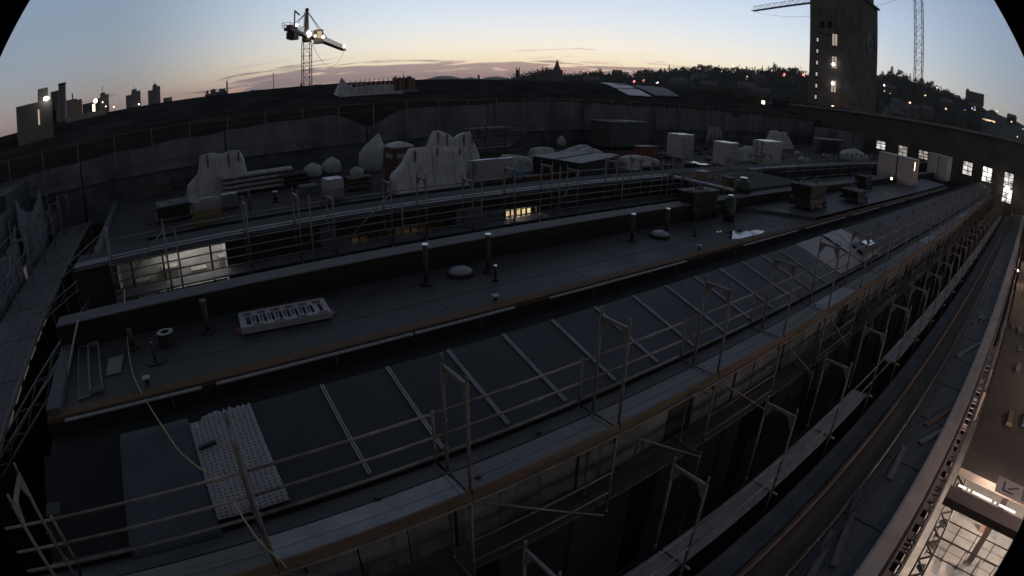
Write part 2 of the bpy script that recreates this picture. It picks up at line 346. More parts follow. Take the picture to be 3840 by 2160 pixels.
# windows frames in the three lit openings
def window(xa, xb, za, zb, nv, nh, w=.05, skip=()):
    f = MB(); y = YF - .03
    for i in range(nv + 1):
        if i in skip: continue
        x = xa + (xb - xa) * i / nv; f.box((x - w / 2, y - .03, za), (x + w / 2, y + .03, zb))
    for i in range(nh + 1): z = za + (zb - za) * i / nh; f.box((xa, y - .027, z - w / 2), (xb, y + .027, z + w / 2))
    return f.build('window_frame', M_blackp, bld)
window(ra, rb, -6.05, -4.25, 7, 2, .06, (2, 5)); window(rc, rd_, -5.33, -4.72, 6, 2, .05); window(re_, rf, -5.24, -4.77, 12, 1, .05)
part(MB().box((ra + 1.3, YF + .35, -5.95), (ra + 3.6, YF + .42, -5.5)), 'radiator', mat('ribbed radiator', (.55, .52, .46), .5))
m = MB()
for k in range(5): x = ra + .5 + k * 1.0; m.box((x, YF + .9, -6.05), (x + .55, YF + 1.35, -5.2 + .25 * (k % 2)))
part(m, 'cabinet', mat('office cabinet', (.36, .34, .30), .6, var=.2))
# roof with the stored goods
part(MB().box((X0, 18.95, -5.3), (89.5, 35.2, ZR)), 'storage_roof', M_bit, 'dark bitumen roof crowded with building materials')
part(MB().box((X0, 17.785, -4.19), (88, 18.9, -4.09)).box((X0, 18.85, -5.3), (88, 18.94, -4.2)), 'attic_roof', M_bit)
part(MB().box((X0, 17.8, -5.0), (X0 + .3, 35.2, -4.8)), 'roof_side_kerb', M_mem)
part(MB().box((X0, 17.4, -18), (X0 + .28, 35.2, -5.31)).box((X0, 7.4, -18), (X0 + .28, 13.0, -5.31)), 'end_wall', M_dark)
part(MB().box((-1, 23.1, -5.0), (26, 23.2, -4.86)).box((-1, 22.5, -5.0), (26, 22.57, -4.9)), 'roof_pipe', mat('dark roof pipe', (.03, .03, .03), .5))
nx = 30; M_pt = mat('roof patches', (.058, .063, .07), .8, var=.4, scale=1.5, spec=.2)
for i in range(nx): a = rnd.uniform(-2, 80); b = rnd.uniform(18.5, 34); w = rnd.uniform(.4, 2.2); part(MB().poly([(a, b, ZR + .006), (a + w, b + .1, ZR + .006), (a + w * .9, b + w * .5, ZR + .006), (a - .1, b + w * .4, ZR + .006)]), 'roof_patch', M_pt)

# membrane and perforated insulation sheet lying on the slope
def slope_sheet(name, px, m_, label, cat, dz, jag=0, seed=1, over=0.0):
    """px: top-left x, top-right x, bottom-right x, bottom-left x on the slope"""
    a, b, c, e = px; k = MB(); R = []; r = random.Random(seed); n = 26; q = 14
    for i in range(q + 1):
        t = i / q; row = []
        for j in range(n + 1):
            s = j / n; x = (a + (b - a) * s) * (1 - t) + (e + (c - e) * s) * t; y = 8.7 - (2.1 + over) * t
            if i == 0 and jag: y += -.05 + .16 * noise.noise(Vector((j * .9, seed, 0))) + (-.22 if (j < 6) else 0)
            z = slopez(max(y, 6.6)) + dz + .018 * noise.noise(Vector((x * 2, y * 2, seed))) - (max(0, 6.6 - y) * .9)
            row.append((x, y, z))
        R.append(row)
    k.rings(R, cap_top=False, close=False)
    o = k.build(name, m_); tag(o, label, cat); md = o.modifiers.new('s', 'SOLIDIFY'); md.thickness = .012; return o
slope_sheet('roofing_membrane', (-1.68, -.36, -.34, -1.86), M_mem, 'blue grey roofing membrane draped over the roof slope left of the dotted white sheet', 'membrane', .03, seed=3, over=.16)
perf = mat('white studded insulation', (.30, .30, .33), .7, var=.1, scale=3)
o = slope_sheet('insulation_sheet', (-.36, .82, .84, -.34), perf, 'white insulation sheet with dark dots and torn upper edge on the roof slope', 'insulation sheet', .05, jag=1, seed=5)
nt_ = perf.node_tree; bs = nt_.nodes['Principled BSDF']; vo = nt_.nodes.new('ShaderNodeTexVoronoi'); tcc = nt_.nodes.new('ShaderNodeTexCoord'); mpp = nt_.nodes.new('ShaderNodeMapping')
nt_.links.new(tcc.outputs['Object'], mpp.inputs[0]); mpp.inputs['Scale'].default_value = (11, 16, 1); vo.inputs['Randomness'].default_value = .25; vo.inputs['Scale'].default_value = 1.0; vo.feature = 'F1'; vo.voronoi_dimensions = '2D'
nt_.links.new(mpp.outputs[0], vo.inputs['Vector']); gt = nt_.nodes.new('ShaderNodeMath'); gt.operation = 'LESS_THAN'; gt.inputs[1].default_value = .24; nt_.links.new(vo.outputs['Distance'], gt.inputs[0])
mx = nt_.nodes.new('ShaderNodeMix'); mx.data_type = 'RGBA'; nt_.links.new(gt.outputs[0], mx.inputs[0]); nt_.links.new(bs.inputs['Base Color'].links[0].from_socket, mx.inputs[6]); mx.inputs[7].default_value = (.08, .08, .09, 1); nt_.links.new(mx.outputs[2], bs.inputs['Base Color'])
tb = MB(); tb.bar((-.30, 7.95, slopez(7.95) + .09), (.02, 8.0, slopez(8.0) + .09), .07, .05); tag(tb.build('metal_bracket', M_blackp), 'small black metal piece lying on the white dotted sheet', 'bracket')
# crumpled tarpaulin on the right end of the slope
def crumple(name, xa, xb, m_, label, seed, dz, folds, ya=6.62, yb=8.68):
    R = []
    for i in range(30):
        y = ya + (yb - ya) * i / 29; row = []
        for j in range(50):
            x = xa + (xb - xa) * j / 49 + .1 * noise.noise(Vector((y * 2, seed, 3)))
            z = slopez(y) + dz + folds * abs(noise.noise(Vector((x * .5 + y * 1.6, x * 1.1 - y * .4, seed)))) + .01
            row.append((x, y, z))
        R.append(row)
    o = MB().rings(R, cap_top=False, close=False).build(name, m_); tag(o, label, 'tarpaulin'); md = o.modifiers.new('s', 'SOLIDIFY'); md.thickness = .01; return o
crumple('tarpaulin', 22.0, 24.4, M_white, 'pale creased tarpaulin spread on the far part of the sloped roof', 4, .03, .14)
crumple('tarpaulin', 19.4, 21.9, mat('matt grey sheet', (.42, .42, .45), .8, var=.15, scale=2), 'smooth light grey sheet next to the creased tarpaulin on the slope', 8, .02, .03)
b = MB(); b.hexa([(22.3, 6.75, slopez(6.75) + .2), (24.6, 6.75, slopez(6.75) + .2), (24.6, 7.3, slopez(7.3) + .25), (22.3, 7.3, slopez(7.3) + .25), (22.3, 6.75, slopez(6.75) + .35), (24.6, 6.75, slopez(6.75) + .35), (24.6, 7.3, slopez(7.3) + .4), (22.3, 7.3, slopez(7.3) + .4)])
rw_ = tag(b.build('roof_window', M_blackp), 'dark open roof window frame at the foot of the creased tarpaulin', 'roof window')
MB().hexa([(23.2, 6.85, -5.12), (24.3, 6.85, -5.12), (24.3, 7.2, -5.02), (23.2, 7.2, -5.02), (23.2, 6.85, -5.10), (24.3, 6.85, -5.10), (24.3, 7.2, -5.0), (23.2, 7.2, -5.0)]).build('pane', M_skyl, rw_)

# ------------------------------------------------------------------ scaffolds
def frame_mb(w=.66, h=2.0):
    m = MB(); r = .027
    for y in (0, w): m.tube((0, y, 0), (0, y, h), r, n=8); m.tube((0, y, h), (0, y, h + .14), .02, n=6); m.tube((0, y, -.02), (0, y, .03), .04, n=8)
    m.bar((0, .02, h - .05), (0, w - .02, h - .05), .05, .06)
    for y0, y1 in ((.03, .20), (w - .03, w - .20)):
        m.hexa([(-.012, y0, h - .34), (.012, y0, h - .34), (.012, y0 + (y1 - y0) * .12, h - .34), (-.012, y0 + (y1 - y0) * .12, h - .34), (-.012, y0, h - .08), (.012, y0, h - .08), (.012, y1, h - .08), (-.012, y1, h - .08)])
    for y in (0, w): m.tube((-.05, y, 1.0), (.05, y, 1.0), .016, n=5); m.tube((-.05, y, .5), (.05, y, .5), .016, n=5)
    return m
FR = {}
def frame(par, x, y, z, m_, w=.66, h=2.0, rz=0):
    key = (w, h, m_.name)
    if key not in FR: o = frame_mb(w, h).build('frame', m_); FR[key] = o
    else: o = FR[key].copy(); SC.collection.objects.link(o)
    o.matrix_world = Matrix.Translation((x, y, z)) @ Matrix.Rotation(rz, 4, 'Z'); o.parent = par; o.matrix_parent_inverse = par.matrix_world.inverted(); return o
def deck_x(par, xa, xb, ya, yb, z, m_, n=2, gap=.02):
    m = MB(); w = (yb - ya) / n
    for i in range(n): m.box((xa + .03, ya + i * w + gap / 2, z - .05), (xb - .03, ya + (i + 1) * w - gap / 2, z))
    for i in range(n):
        for q in (xa + .03, xb - .09): m.box((q, ya + i * w + gap / 2, z + .0005), (q + .06, ya + (i + 1) * w - gap / 2, z + .012))
    return m.build('deck', m_, par)
def rails_x(par, xa, xb, y, zs_, m_, r=.024):
    m = MB()
    for z in zs_: m.tube((xa, y, z), (xb, y, z), r, n=6)
    return m.build('guardrail', m_, par)
M_tubew = mat('brown grey scaffold tube', (.22, .19, .17), .6, metal=.2, var=.4, scale=4)
sA = empty('scaffold', (0, 5.5, -13.7), 'near steel scaffold with grey plank deck and brown toe board along the lower roof edge', 'scaffold')
XA = [.24 + 3.07 * k for k in range(-3, 27)]
for i, x in enumerate(XA):
    if x > -7: frame(sA, x, 5.5, -5.7, M_tubew)
    frame(sA, x, 5.5, -7.7, M_tubew); 
    if i % 2 == 0: frame(sA, x, 5.5, -9.7, M_tubew)
for i, (a, b) in enumerate(zip(XA, XA[1:])):
    dk = deck_x(sA, a, b, 5.53, 6.14, -5.7, M_deck if i % 5 != 3 else mat('newer scaffold plank', (.30, .31, .33), .55, metal=.2, var=.25, scale=2), 2, .012)
    deck_x(sA, a, b, 6.18, 6.52, -5.72, M_deckd, 1, .012)
    if i < 22: deck_x(sA, a, b, 5.75, 6.4, -7.75, M_deckd, 2)
    tbm = MB().box((a + .02, 5.455, -5.74), (b - .02, 5.495, -5.565)).build('toe_board', M_toe, sA)
    MB().box((a + .02, 5.43, -5.80), (b - .02, 5.50, -5.765)).build('edge_beam', mat('edge beam', (.34, .27, .22), .6, metal=.2, var=.25), sA)
    rails_x(sA, a, b, 6.55, (-4.78, -5.23), M_tubew); rails_x(sA, a, b, 6.55, (-5.62,), M_tubew, .03)
    if i > 0: MB().tube((a, 6.55, -5.74), (a, 6.55, -4.72), .026, n=6).build('rail_post', M_tubew, sA)
    mid = (a + b) / 2
    if i < 22 and i % 2 == 0: rails_x(sA, a, b, 5.5, (-6.7, -7.2), M_tubew, .02)
    if 1 < i < 22: MB().tube((a, 5.46, -5.75), (b - .1, 5.46, -7.75), .022, n=6).build('brace', M_tubew, sA)
for x in XA[:20]: MB().tube((x, 5.5, -13.7), (x, 5.5, -9.7), .027, n=6).build('standard', M_tubew, sA)
sB = empty('scaffold', (0, 3.45, -13.7), 'lower scaffold between the two walls with pale metal deck beside a black gap', 'scaffold')
XB = [6.4 + 3.07 * k for k in range(-2, 24)]
for i, x in enumerate(XB):
    frame(sB, x, 3.45, -7.7, M_tubew, .72)
for i, (a, b) in enumerate(zip(XB, XB[1:])):
    if i not in (0, 5): deck_x(sB, a, b, 3.50, 4.02, -7.7, mat('dusty blue grey plank', (.25, .255, .28), .7, var=.25, scale=1.5, bump=.2), 1, .012)
    rails_x(sB, a, b, 3.45, (-6.72, -7.2), M_tubew, .02); MB().tube((a, 3.3, -7.69), (a, 3.6, -7.69), .03).build('transom', M_galv, sB)
for x in XB[:18]: MB().tube((x, 3.45, -13.7), (x, 3.45, -7.7), .027, n=6).build('standard', M_tubew, sB)
# courtyard scaffold
sC = empty('scaffold', (0, 16.3, -12), 'grey scaffold with many guard rails standing in the sunken courtyard before the lit windows', 'scaffold')
M_sc = mat('pale scaffold tube', (.20, .195, .19), .5, metal=.3, var=.3, scale=4)
XC = [-1.95, -.16, 2.42, 4.05, 5.17, 7.14, 8.4, 10.2, 12.0, 13.75, 15.1, 17.3, 18.9, 20.4, 22.0, 24.5, 27.0, 29.5]
for i, x in enumerate(XC):
    frame(sC, x, 16.35, -5.0 if i % 3 != 1 else -5.25, M_sc, .66)
    if i % 2: MB().tube((x + .35, 16.3, -6.4), (x + .35, 16.3, -3.05 - .3 * (i % 3)), .028).build('standard', M_sc, sC)
    MB().tube((x, 16.35, -11.9), (x, 16.35, -5.0), .028).tube((x, 17.0, -11.9), (x, 17.0, -5.0), .028).build('standard', M_sc, sC)
for a, b in zip(XC, XC[1:]):
    deck_x(sC, a, b, 16.3, 17.05, -5.0, mat('courtyard plank', (.12, .13, .15), .6, metal=.2, var=.3, scale=2), 2)
    for y, zz in ((16.3, (-4.5, -4.0)), (17.05, (-3.95, -3.45))): rails_x(sC, a, b, y, zz, M_sc, .022)
rails_x(sC, XC[0], XC[-1], 16.32, (-4.75, -4.25), M_sc, .02)
for a in (0, 4, 9): MB().tube((XC[a], 16.28, -4.95), (XC[a + 1], 16.28, -3.3), .02).build('brace', M_sc, sC)
for k in range(4): rails_x(sC, 21.9, 22.1, 16.3, (-4.0,), M_sc)
m = MB()
for k in range(7): y = 13.9 + k * .5; m.tube((22.0, y, -5.4), (22.0, y, -3.6), .024)
for z in (-3.7, -4.1, -4.5, -4.9): m.tube((22.0, 13.8, z), (22.0, 17.0, z), .02)
m.build('end_guardrail', M_sc, sC)
sD = empty('scaffold', (31, 15.7, -12), 'grey scaffold walkway with guard rails over the second courtyard beside the white cabins', 'scaffold')
XD = [31.2 + 2.57 * k for k in range(10)]
for a in XD: frame(sD, a, 16.35, -5.0, M_sc)
for a, b in zip(XD, XD[1:]):
    deck_x(sD, a, b, 15.9, 17.0, -5.0, mat('courtyard plank', (.1, .1, .1)), 2); rails_x(sD, a, b, 15.9, (-3.6, -4.0, -4.5), M_sc); rails_x(sD, a, b, 17.05, (-3.5, -4.0), M_sc)
# left scaffold, running away from the camera beside the gap
sE = empty('scaffold', (-6.5, 8, -13), 'dim scaffold with wide deck running back beside the lit sheeting at the left building end', 'scaffold')
YE = [8.0 + 3.07 * k for k in range(10)]
M_se = mat('dull scaffold tube', (.22, .22, .215), .55, metal=.3, var=.3, scale=4)
for y in YE[4:]: frame(sE, -6.5, y, -5.8, M_se, .72, rz=PI / 2); MB().tube((-5.15, y, -12), (-5.15, y, -5.8), .03).build('standard', M_se, sE)
for a, b in zip(YE, YE[1:]):
    MB().box((-5.13, a + .02, -5.86), (-5.10, b - .02, -5.7)).build('toe_board', mat('toe board with painted light', (.30, .29, .27), .7, var=.3), sE)  # pale colour paints in the light along this deck edge
    m = MB()
    for i in range(3): m.box((-7.2 + i * .69, a + .03, -5.85), (-6.53 + i * .69, b - .03, -5.8))
    m.build('deck', mat('dark dusty plank', (.11, .115, .125), .75, var=.35, scale=1.3), sE)
    m = MB()
    if a < 20: continue
    for z in (-4.8, -5.3): m.tube((-7.25, a, z), (-7.25, b, z), .02)
    m.tube((-7.22, a, -5.7), (-7.22, b, -4.1), .018); m.build('guardrail', M_se, sE)
for k in range(13):
    y = 19.5 + k * 1.35; MB().tube((-7.9 + .25 * (k % 3), y, -9.5), (-7.9 + .25 * (k % 3), y, -3.2 - .4 * (k % 4)), .022).build('standard', M_se, sE)
    if k % 2: MB().tube((-7.7, y - 1.3, -8.5), (-7.7, y + 1.6, -4.2), .016).build('brace', M_se, sE)
for z in (-3.9, -4.4, -6.6, -7.4, -8.3): MB().tube((-7.8, 19, z), (-7.8, 36, z), .016).build('guardrail', M_se, sE)
for k, (a, b) in enumerate((((-5.2, 13.0, -6.2), (-3.0, 17.2, -5.1)), ((-5.2, 11.2, -5.9), (-3.1, 13.6, -4.6)), ((-5.3, 10.4, -6.0), (-3.1, 12.9, -4.9)), ((-5.3, 22.6, -5.5), (-3.2, 26.8, -4.9)), ((-5.3, 18.6, -5.6), (-3.2, 20.5, -5.0)))):
    m = MB(); a = Vector(a); b = Vector(b); up_ = Vector((0, 0, .3))
    m.tube(a, b, .03); m.tube(a - up_, b - up_, .03)
    for q in range(8): m.tube(a.lerp(b, q / 8) - (up_ if q % 2 else up_ * 0), a.lerp(b, (q + 1) / 8) - (up_ * 0 if q % 2 else up_), .015)
    lb = ('front', 'second')
    tag(m.build('lattice_beam', M_se), ['lattice girder bridging the gap at the lit courtyard corner', 'lattice girder nearest the long white pole at the flat roof corner', 'lattice girder reaching the flat roof corner, second from its pole', 'thin lattice girder across the far black gap, the upper one', 'thin lattice girder across the black gap, the lower one'][k], 'girder')
def letters(word, size):
    c = bpy.data.curves.new('lettering', 'FONT'); c.body = word; c.size = size; c.extrude = .002; t = bpy.data.objects.new('lettering_curve', c); SC.collection.objects.link(t)
    bpy.context.view_layer.update(); me = bpy.data.meshes.new_from_object(t.evaluated_get(bpy.context.evaluated_depsgraph_get())); bpy.data.objects.remove(t); me.materials.clear(); me.materials.append(M_blackp)
    o = bpy.data.objects.new('lettering', me); SC.collection.objects.link(o); return o
# ------------------------------------------------------------------ things stored on the roof
def bxi(name, label, cat, corner, left, right, top, bm, parts=None, group=None, z=ZR, pallet=True, minw=.3):
    """upright box thing from its near bottom corner, the far end of its side face, the far end of its front face and its top edge"""
    c = onz(corner, z); dl = max(onz(left, z).y - c.y, minw) if not isinstance(left, (int, float)) else left
    wr = max(onz(right, z).x - c.x, minw) if not isinstance(right, (int, float)) else right
    h = up(c, top) if not isinstance(top, (int, float)) else top
    e = empty(name, (c.x, c.y, z), label, cat, group)
    if pallet:
        p = MB()
        for q in (0, .45, .9): p.box((wr * q, 0, 0), (wr * q + wr * .1, dl, .1))
        p.box((0, 0, .1), (wr, dl, .13)); o = p.build('pallet', M_timber); o.parent = e
    zb = .131 if pallet else 0
    o = MB().box((.01, .01, zb), (wr - .01, dl - .01, h)).build('body', bm); o.parent = e
    bv = o.modifiers.new('b', 'BEVEL'); bv.width = .02; bv.segments = 2
    if parts: parts(e, wr, dl, h)
    return e
def addp(e, name, mb, m, label=None): o = mb.build(name, m); o.parent = e; return tag(o, label)
def layers(e, w, dp, h, n=9, m_=None, lab='layer_strip'):
    mb = MB()
    for i in range(n):
        z = .25 + (h - .3) * i / n; mb.box((w * .12, -.012, z), (w * .95, 0, z + (h / n) * .35))
    addp(e, 'printed_band', mb, m_ or mat('faded print', (.30, .26, .26), .7, var=.3))
def topsheet(e, w, dp, h):
    mb = MB(); R = []
    for j in range(8): R.append([(w * i / 7 * 1.02 - .01 * w, dp * j / 7, h + .012 + .02 * noise.noise(Vector((i * 1.3, j * 1.7, w)))) for i in range(8)])
    mb.rings(R, cap_top=False, close=False); addp(e, 'top_sheet', mb, mat('wet white film', (.60, .62, .66), .22, var=.1, scale=4, bump=.4, bscale=8))
def packs(e, w, dp, h): layers(e, w, dp, h, 9); topsheet(e, w, dp, h)
def circles(e, w, dp, h):
    for i in range(5):
        for j in range(2):
            cy, cz = dp * (.3 + .4 * j), .35 + (h - .5) * i / 4.4; mb = MB().poly([(-.012, cy + .13 * math.cos(a * PI / 6), cz + .13 * math.sin(a * PI / 6)) for a in range(12)]); addp(e, 'round_print', mb, mat('round print', (.2, .2, .2), .7))
    topsheet(e, w, dp, h)
bxi('insulation_stack', 'tall white wrapped stack of insulation packs behind the dark flat skylight', 'insulation stack', z4(770, 505), z4(600, 478), z4(958, 500), z4(762, 205), M_pack, packs, 'wrapped insulation stacks')
bxi('insulation_stack', 'white wrapped insulation stack right of the bright flat skylight', 'insulation stack', z4(1340, 595), z4(1145, 560), z4(1478, 590), z4(1328, 303), M_pack, packs, 'wrapped insulation stacks')
bxi('insulation_stack', 'white wrapped stack with round prints on its side, right of the others', 'insulation stack', z4(1785, 575), z4(1680, 540), z4(1985, 565), z4(1790, 285), M_pack, circles, 'wrapped insulation stacks')
bxi('wrapped_bale', 'long low white shrink wrapped bale with shiny top beside the large white tarp', 'bale', z3(205, 805), z3(190, 795), z3(745, 757), z3(200, 520), mat('off white wrap', (.36, .36, .37), .55, var=.2, scale=2, bump=.4, bscale=4), lambda e, w, dp, h: (topsheet(e, w, dp, h), addp(e, 'strap', MB().box((.12, -.015, .1), (.16, 0, h)).box((.3, -.015, .5), (.33, 0, h)), M_blackp)))
bxi('board_stack', 'striped stack of boards under white film left of the dark log pile', 'board stack', z2(670, 860), z2(600, 830), z2(858, 840), z2(668, 625), mat('striped board edge', (.24, .25, .27), .7, var=.2), lambda e, w, dp, h: (topsheet(e, w, dp, h), [addp(e, 'board', MB().box((-.02, -.02, h * (.55 + .08 * k)), (w, dp, h * (.55 + .08 * k) + .05)), M_pack) for k in range(5)]))
bxi('board_stack', 'small stack of grey boards with white striped ends behind the plywood crate', 'board stack', z1(1195, 515), z1(1170, 505), z1(1335, 500), z1(1190, 385), mat('grey board stack', (.15, .16, .17), .7), lambda e, w, dp, h: (topsheet(e, w, dp, h), [addp(e, 'board', MB().box((-.03, .02, h * (.4 + .12 * k)), (0, dp, h * (.4 + .12 * k) + .05)), M_pack) for k in range(4)]))
# crate with stencilled word and paper inside
def crate(e, w, dp, h):
    s = MB(); s.box((-.02, -.02, 0), (w + .02, 0, h * .62)).box((-.02, 0, 0), (0, dp, h * .62)); addp(e, 'crate_side', s, M_card)
    k = MB(); k.box((.28 * w, .1, h), (.8 * w, dp * .6, h + .1)).box((.6 * w, .2, h), (.95 * w, dp * .5, h + .06)); addp(e, 'paper_pack', k, mat('paper packs', (.36, .35, .34), .8))
    for word, sz, zz in (('STONIS', .2, .10),):
        o = letters(word, sz); o.parent = e; o.location = (w * .38, -.025, zz); o.rotation_euler = (PI / 2, 0, 0)
bxi('plywood_crate', 'plywood crate with black stencilled lettering filled with grey paper packs', 'crate', z1(968, 645), z1(948, 620), z1(1195, 612), z1(955, 450), mat('crate paper fill', (.27, .26, .26), .8, var=.2), crate, pallet=False)
# flat roof lights
def roof_light(corner, left, right, label, h=.75, grp=None):
    c = onz(corner, ZR + h); r_ = onz(right, ZR + h); l_ = onz(left, ZR + h); w = r_.x - c.x; dp = max(l_.y - c.y, .5)
    e = empty('roof_light', (c.x, c.y, ZR), label, 'roof light', grp)
    addp(e, 'kerb', MB().box((0, 0, 0), (w, dp, h - .12)), M_blackp); addp(e, 'flange', MB().box((-.12, -.12, .1), (w + .12, dp + .12, .2)), M_steelp)
    addp(e, 'frame', MB().box((-.04, -.04, h - .12), (w + .04, dp + .04, h - .02)), M_darkstuff); addp(e, 'glazing', MB().box((.03, .03, h - .02), (w - .03, dp - .03, h)), M_skyl); return e
roof_light(z1(640, 490), z1(635, 440), z1(918, 455), 'flat roof light with bright white top left of the plywood crate')
roof_light(z4(1050, 562), z4(840, 518), z4(1185, 566), 'flat roof light with bright top in front of the tall insulation stacks', .6)
roof_light(z3(1150, 505), z3(1060, 474), z3(1300, 490), 'small shining roof light beside the heap under plastic', .8)
c0 = onz(z3(1490, 795), ZR); cB = onz(z3(940, 690), ZR) - c0; cC = onz(z3(1905, 690), ZR) - c0; hC = 1.05
e = empty('site_container', (c0.x, c0.y, ZR), 'long low black container in the middle of the roof with shiny lid', 'container')
def quadbox(mb, A_, B_, C_, za, zb, g=0.0):
    D_ = B_ + C_ - A_; cen = (B_ + C_) / 2; pts = [Vector((q.x, q.y, 0)) + (Vector((q.x - cen.x, q.y - cen.y, 0)) * g) for q in (A_, C_, D_, B_)]
    return mb.hexa([(q.x, q.y, za) for q in pts] + [(q.x, q.y, zb) for q in pts])
O_ = Vector((0, 0, 0)); addp(e, 'body', quadbox(MB(), O_, cB, cC, 0, hC), M_blackp); addp(e, 'lid', quadbox(MB(), O_, cB, cC, hC, hC + .08, .02), mat('wet dark lid', (.05, .055, .06), .5, var=.3, spec=.3))
addp(e, 'lid_seam', MB().bar(cB * .5 + Vector((0, 0, hC + .1)), cB * .5 + cC + Vector((0, 0, hC + .1)), .06, .04), M_steelp)
# draped goods
def drape(name, label, cat, prof, basepx, depth, m_, posts=(), group=None, z=ZR, y0=None, lean=.35, wob=.06, seed=1, nx=26):
    y0 = y0 or onz(basepx, z).y; pts = [ony(p, y0) for p in prof]; xs = [p.x for p in pts]; hs = [max(p.z - z, .05) for p in pts]
    x0, x1 = xs[0], xs[-1]; e = empty(name, ((x0 + x1) / 2, y0, z), label, cat, group)
    def H(x):
        for i in range(len(xs) - 1):
            if xs[i] <= x <= xs[i + 1]: t = (x - xs[i]) / max(xs[i + 1] - xs[i], 1e-6); return hs[i] + (hs[i + 1] - hs[i]) * t
        return hs[-1] if x > xs[-1] else hs[0]
    R = []; n = max(nx, int((x1 - x0) * 9)); rows = [(-lean, 0), (-lean * .55, .3), (-lean * .25, .62), (0, .88), (.18, 1), (depth * .5, .98), (depth * .8, .97), (depth, .6), (depth + .15, 0)]
    rr = []
    for k in range(len(rows) - 1):
        for s in range(4): t = s / 4; rr.append((rows[k][0] * (1 - t) + rows[k + 1][0] * t, rows[k][1] * (1 - t) + rows[k + 1][1] * t))
    rr.append(rows[-1])
    mx_ = (x0 + x1) / 2
    for dy, f in rr:
        row = []
        for i in range(n + 1):
            x = x0 + (x1 - x0) * i / n; h = H(x); q = noise.noise(Vector((x * 1.6, dy * 2.2 + f * 3, seed * 3.1))) + .5 * noise.noise(Vector((x * 5, dy * 4 + f * 6, seed)))
            fold = noise.noise(Vector((x * 3.4 + f * .8, seed * 2.0, 0)))
            row.append((x - mx_ + wob * .6 * q, dy + wob * (q + 1.6 * fold * (1 - f)), max(h * f + wob * .7 * q * (.45 if .05 < f < .9 else .08), 0)))
        R.append(row)
    addp(e, 'sheet', MB().rings(R, cap_top=False, close=False), m_)
    for side in (0, n): addp(e, 'side_sheet', MB().poly([r[side] for r in R]), m_)
    for k in range(3 if x1 - x0 > 2 else 0):
        i = int(n * (.2 + .3 * k)); addp(e, 'lashing', MB().path([Vector(R[q][i]) + Vector((0, -.02, .012)) for q in range(2, len(R) - 6, 3)], .012, 4), M_rwhite)
    for px in posts:
        x = ony((px, prof[0][1]), y0).x; h = H(x); addp(e, 'support_post', MB().bar((x - mx_, -.03, h * .35), (x - mx_, -.05, h * .97), .09, .05, (0, 1, 0)), mat('brown timber post', (.16, .11, .10), .8))
    return e
S2 = lambda L_: [z2(*p) for p in L_]
drape('tarp_tent', 'largest white tarp tent over a timber frame, in front of the toilet cabin', 'tarp tent', S2([(1398, 640), (1410, 568), (1480, 510), (1540, 420), (1608, 285), (1620, 280), (1845, 258), (1870, 262), (2090, 268), (2110, 275), (2130, 360), (2158, 480), (2170, 600)]), z2(1760, 735), .9, M_white, [z2(1612, 0)[0], z2(1855, 0)[0], z2(2095, 0)[0]], 'tarp tents', wob=.05, lean=.5)
drape('tarp_tent', 'tarp tent with two peaks and a dip, behind the largest tarp tent', 'tarp tent', S2([(1770, 330), (1790, 250), (1855, 90), (1875, 80), (1950, 110), (2000, 125), (2040, 165), (2080, 168), (2130, 125), (2230, 92), (2255, 190), (2290, 260), (2310, 330)]), z2(2040, 560), .8, M_white, [z2(1862, 0)[0], z2(1957, 0)[0], z2(2140, 0)[0], z2(2228, 0)[0]], 'tarp tents', wob=.05, seed=4)
S1 = lambda L_: [z1(*p) for p in L_]
drape('tarp_tent', 'tall sheeted load with a long slanting left flank, at the left of the roof', 'tarp tent', S1([(890, 400), (895, 320), (920, 285), (985, 215), (1003, 130), (1008, 50), (1090, 30), (1190, 38), (1260, 8), (1345, 6), (1362, 60), (1392, 110), (1398, 190)]), z1(1120, 400), .8, M_whited, [z1(1092, 0)[0], z1(1268, 0)[0], z1(1350, 0)[0]], 'tarp tents', wob=.05, seed=6)
S4 = lambda L_: [z4(*p) for p in L_]
drape('tarp_tent', 'small far tarp tent with two points, behind the stack with round prints', 'tarp tent', S4([(1855, 260), (1890, 165), (1925, 155), (1960, 165), (1975, 195), (2000, 175), (2060, 178), (2080, 230), (2112, 290)]), z4(1990, 370), .7, M_white, [z4(1990, 0)[0], z4(2052, 0)[0]], 'tarp tents', wob=.04, seed=8)
S3 = lambda L_: [z3(*p) for p in L_]
drape('covered_heap', 'glossy plastic covered heap behind the stacked striped barriers', 'covered heap', S3([(1480, 480), (1500, 450), (1560, 400), (1620, 365), (1690, 368), (1760, 400), (1825, 440)]), z3(1650, 530), .8, M_whited, (), 'plastic covered heaps', wob=.09, seed=11)
drape('covered_heap', 'low plastic covered heap left of the glossy one, second of the pair', 'covered heap', S3([(1290, 460), (1320, 415), (1400, 385), (1500, 345), (1580, 325), (1640, 350)]), z3(1450, 480), .8, M_whited, (), 'plastic covered heaps', wob=.09, seed=12, y0=None)
drape('covered_heap', 'wrapped block with flat top left of the round plastic sack', 'covered heap', S3([(945, 440), (960, 370), (1100, 352), (1190, 366), (1198, 440)]), z3(1060, 490), .7, M_whited, (), 'plastic covered heaps', wob=.04, seed=13)
drape('covered_heap', 'wrapped bulging load directly behind the long white bale', 'covered heap', S3([(610, 560), (640, 450), (740, 445), (850, 458), (915, 480), (932, 540)]), z3(780, 640), .8, M_whited, (), 'plastic covered heaps', wob=.05, seed=14)
drape('covered_heap', 'rumpled plastic over pallets in front of the orange crate', 'covered heap', S4([(140, 520), (160, 478), (250, 462), (340, 455), (430, 465), (540, 500), (548, 560)]), z4(330, 605), .8, M_whited, (), 'plastic covered heaps', wob=.09, seed=15)
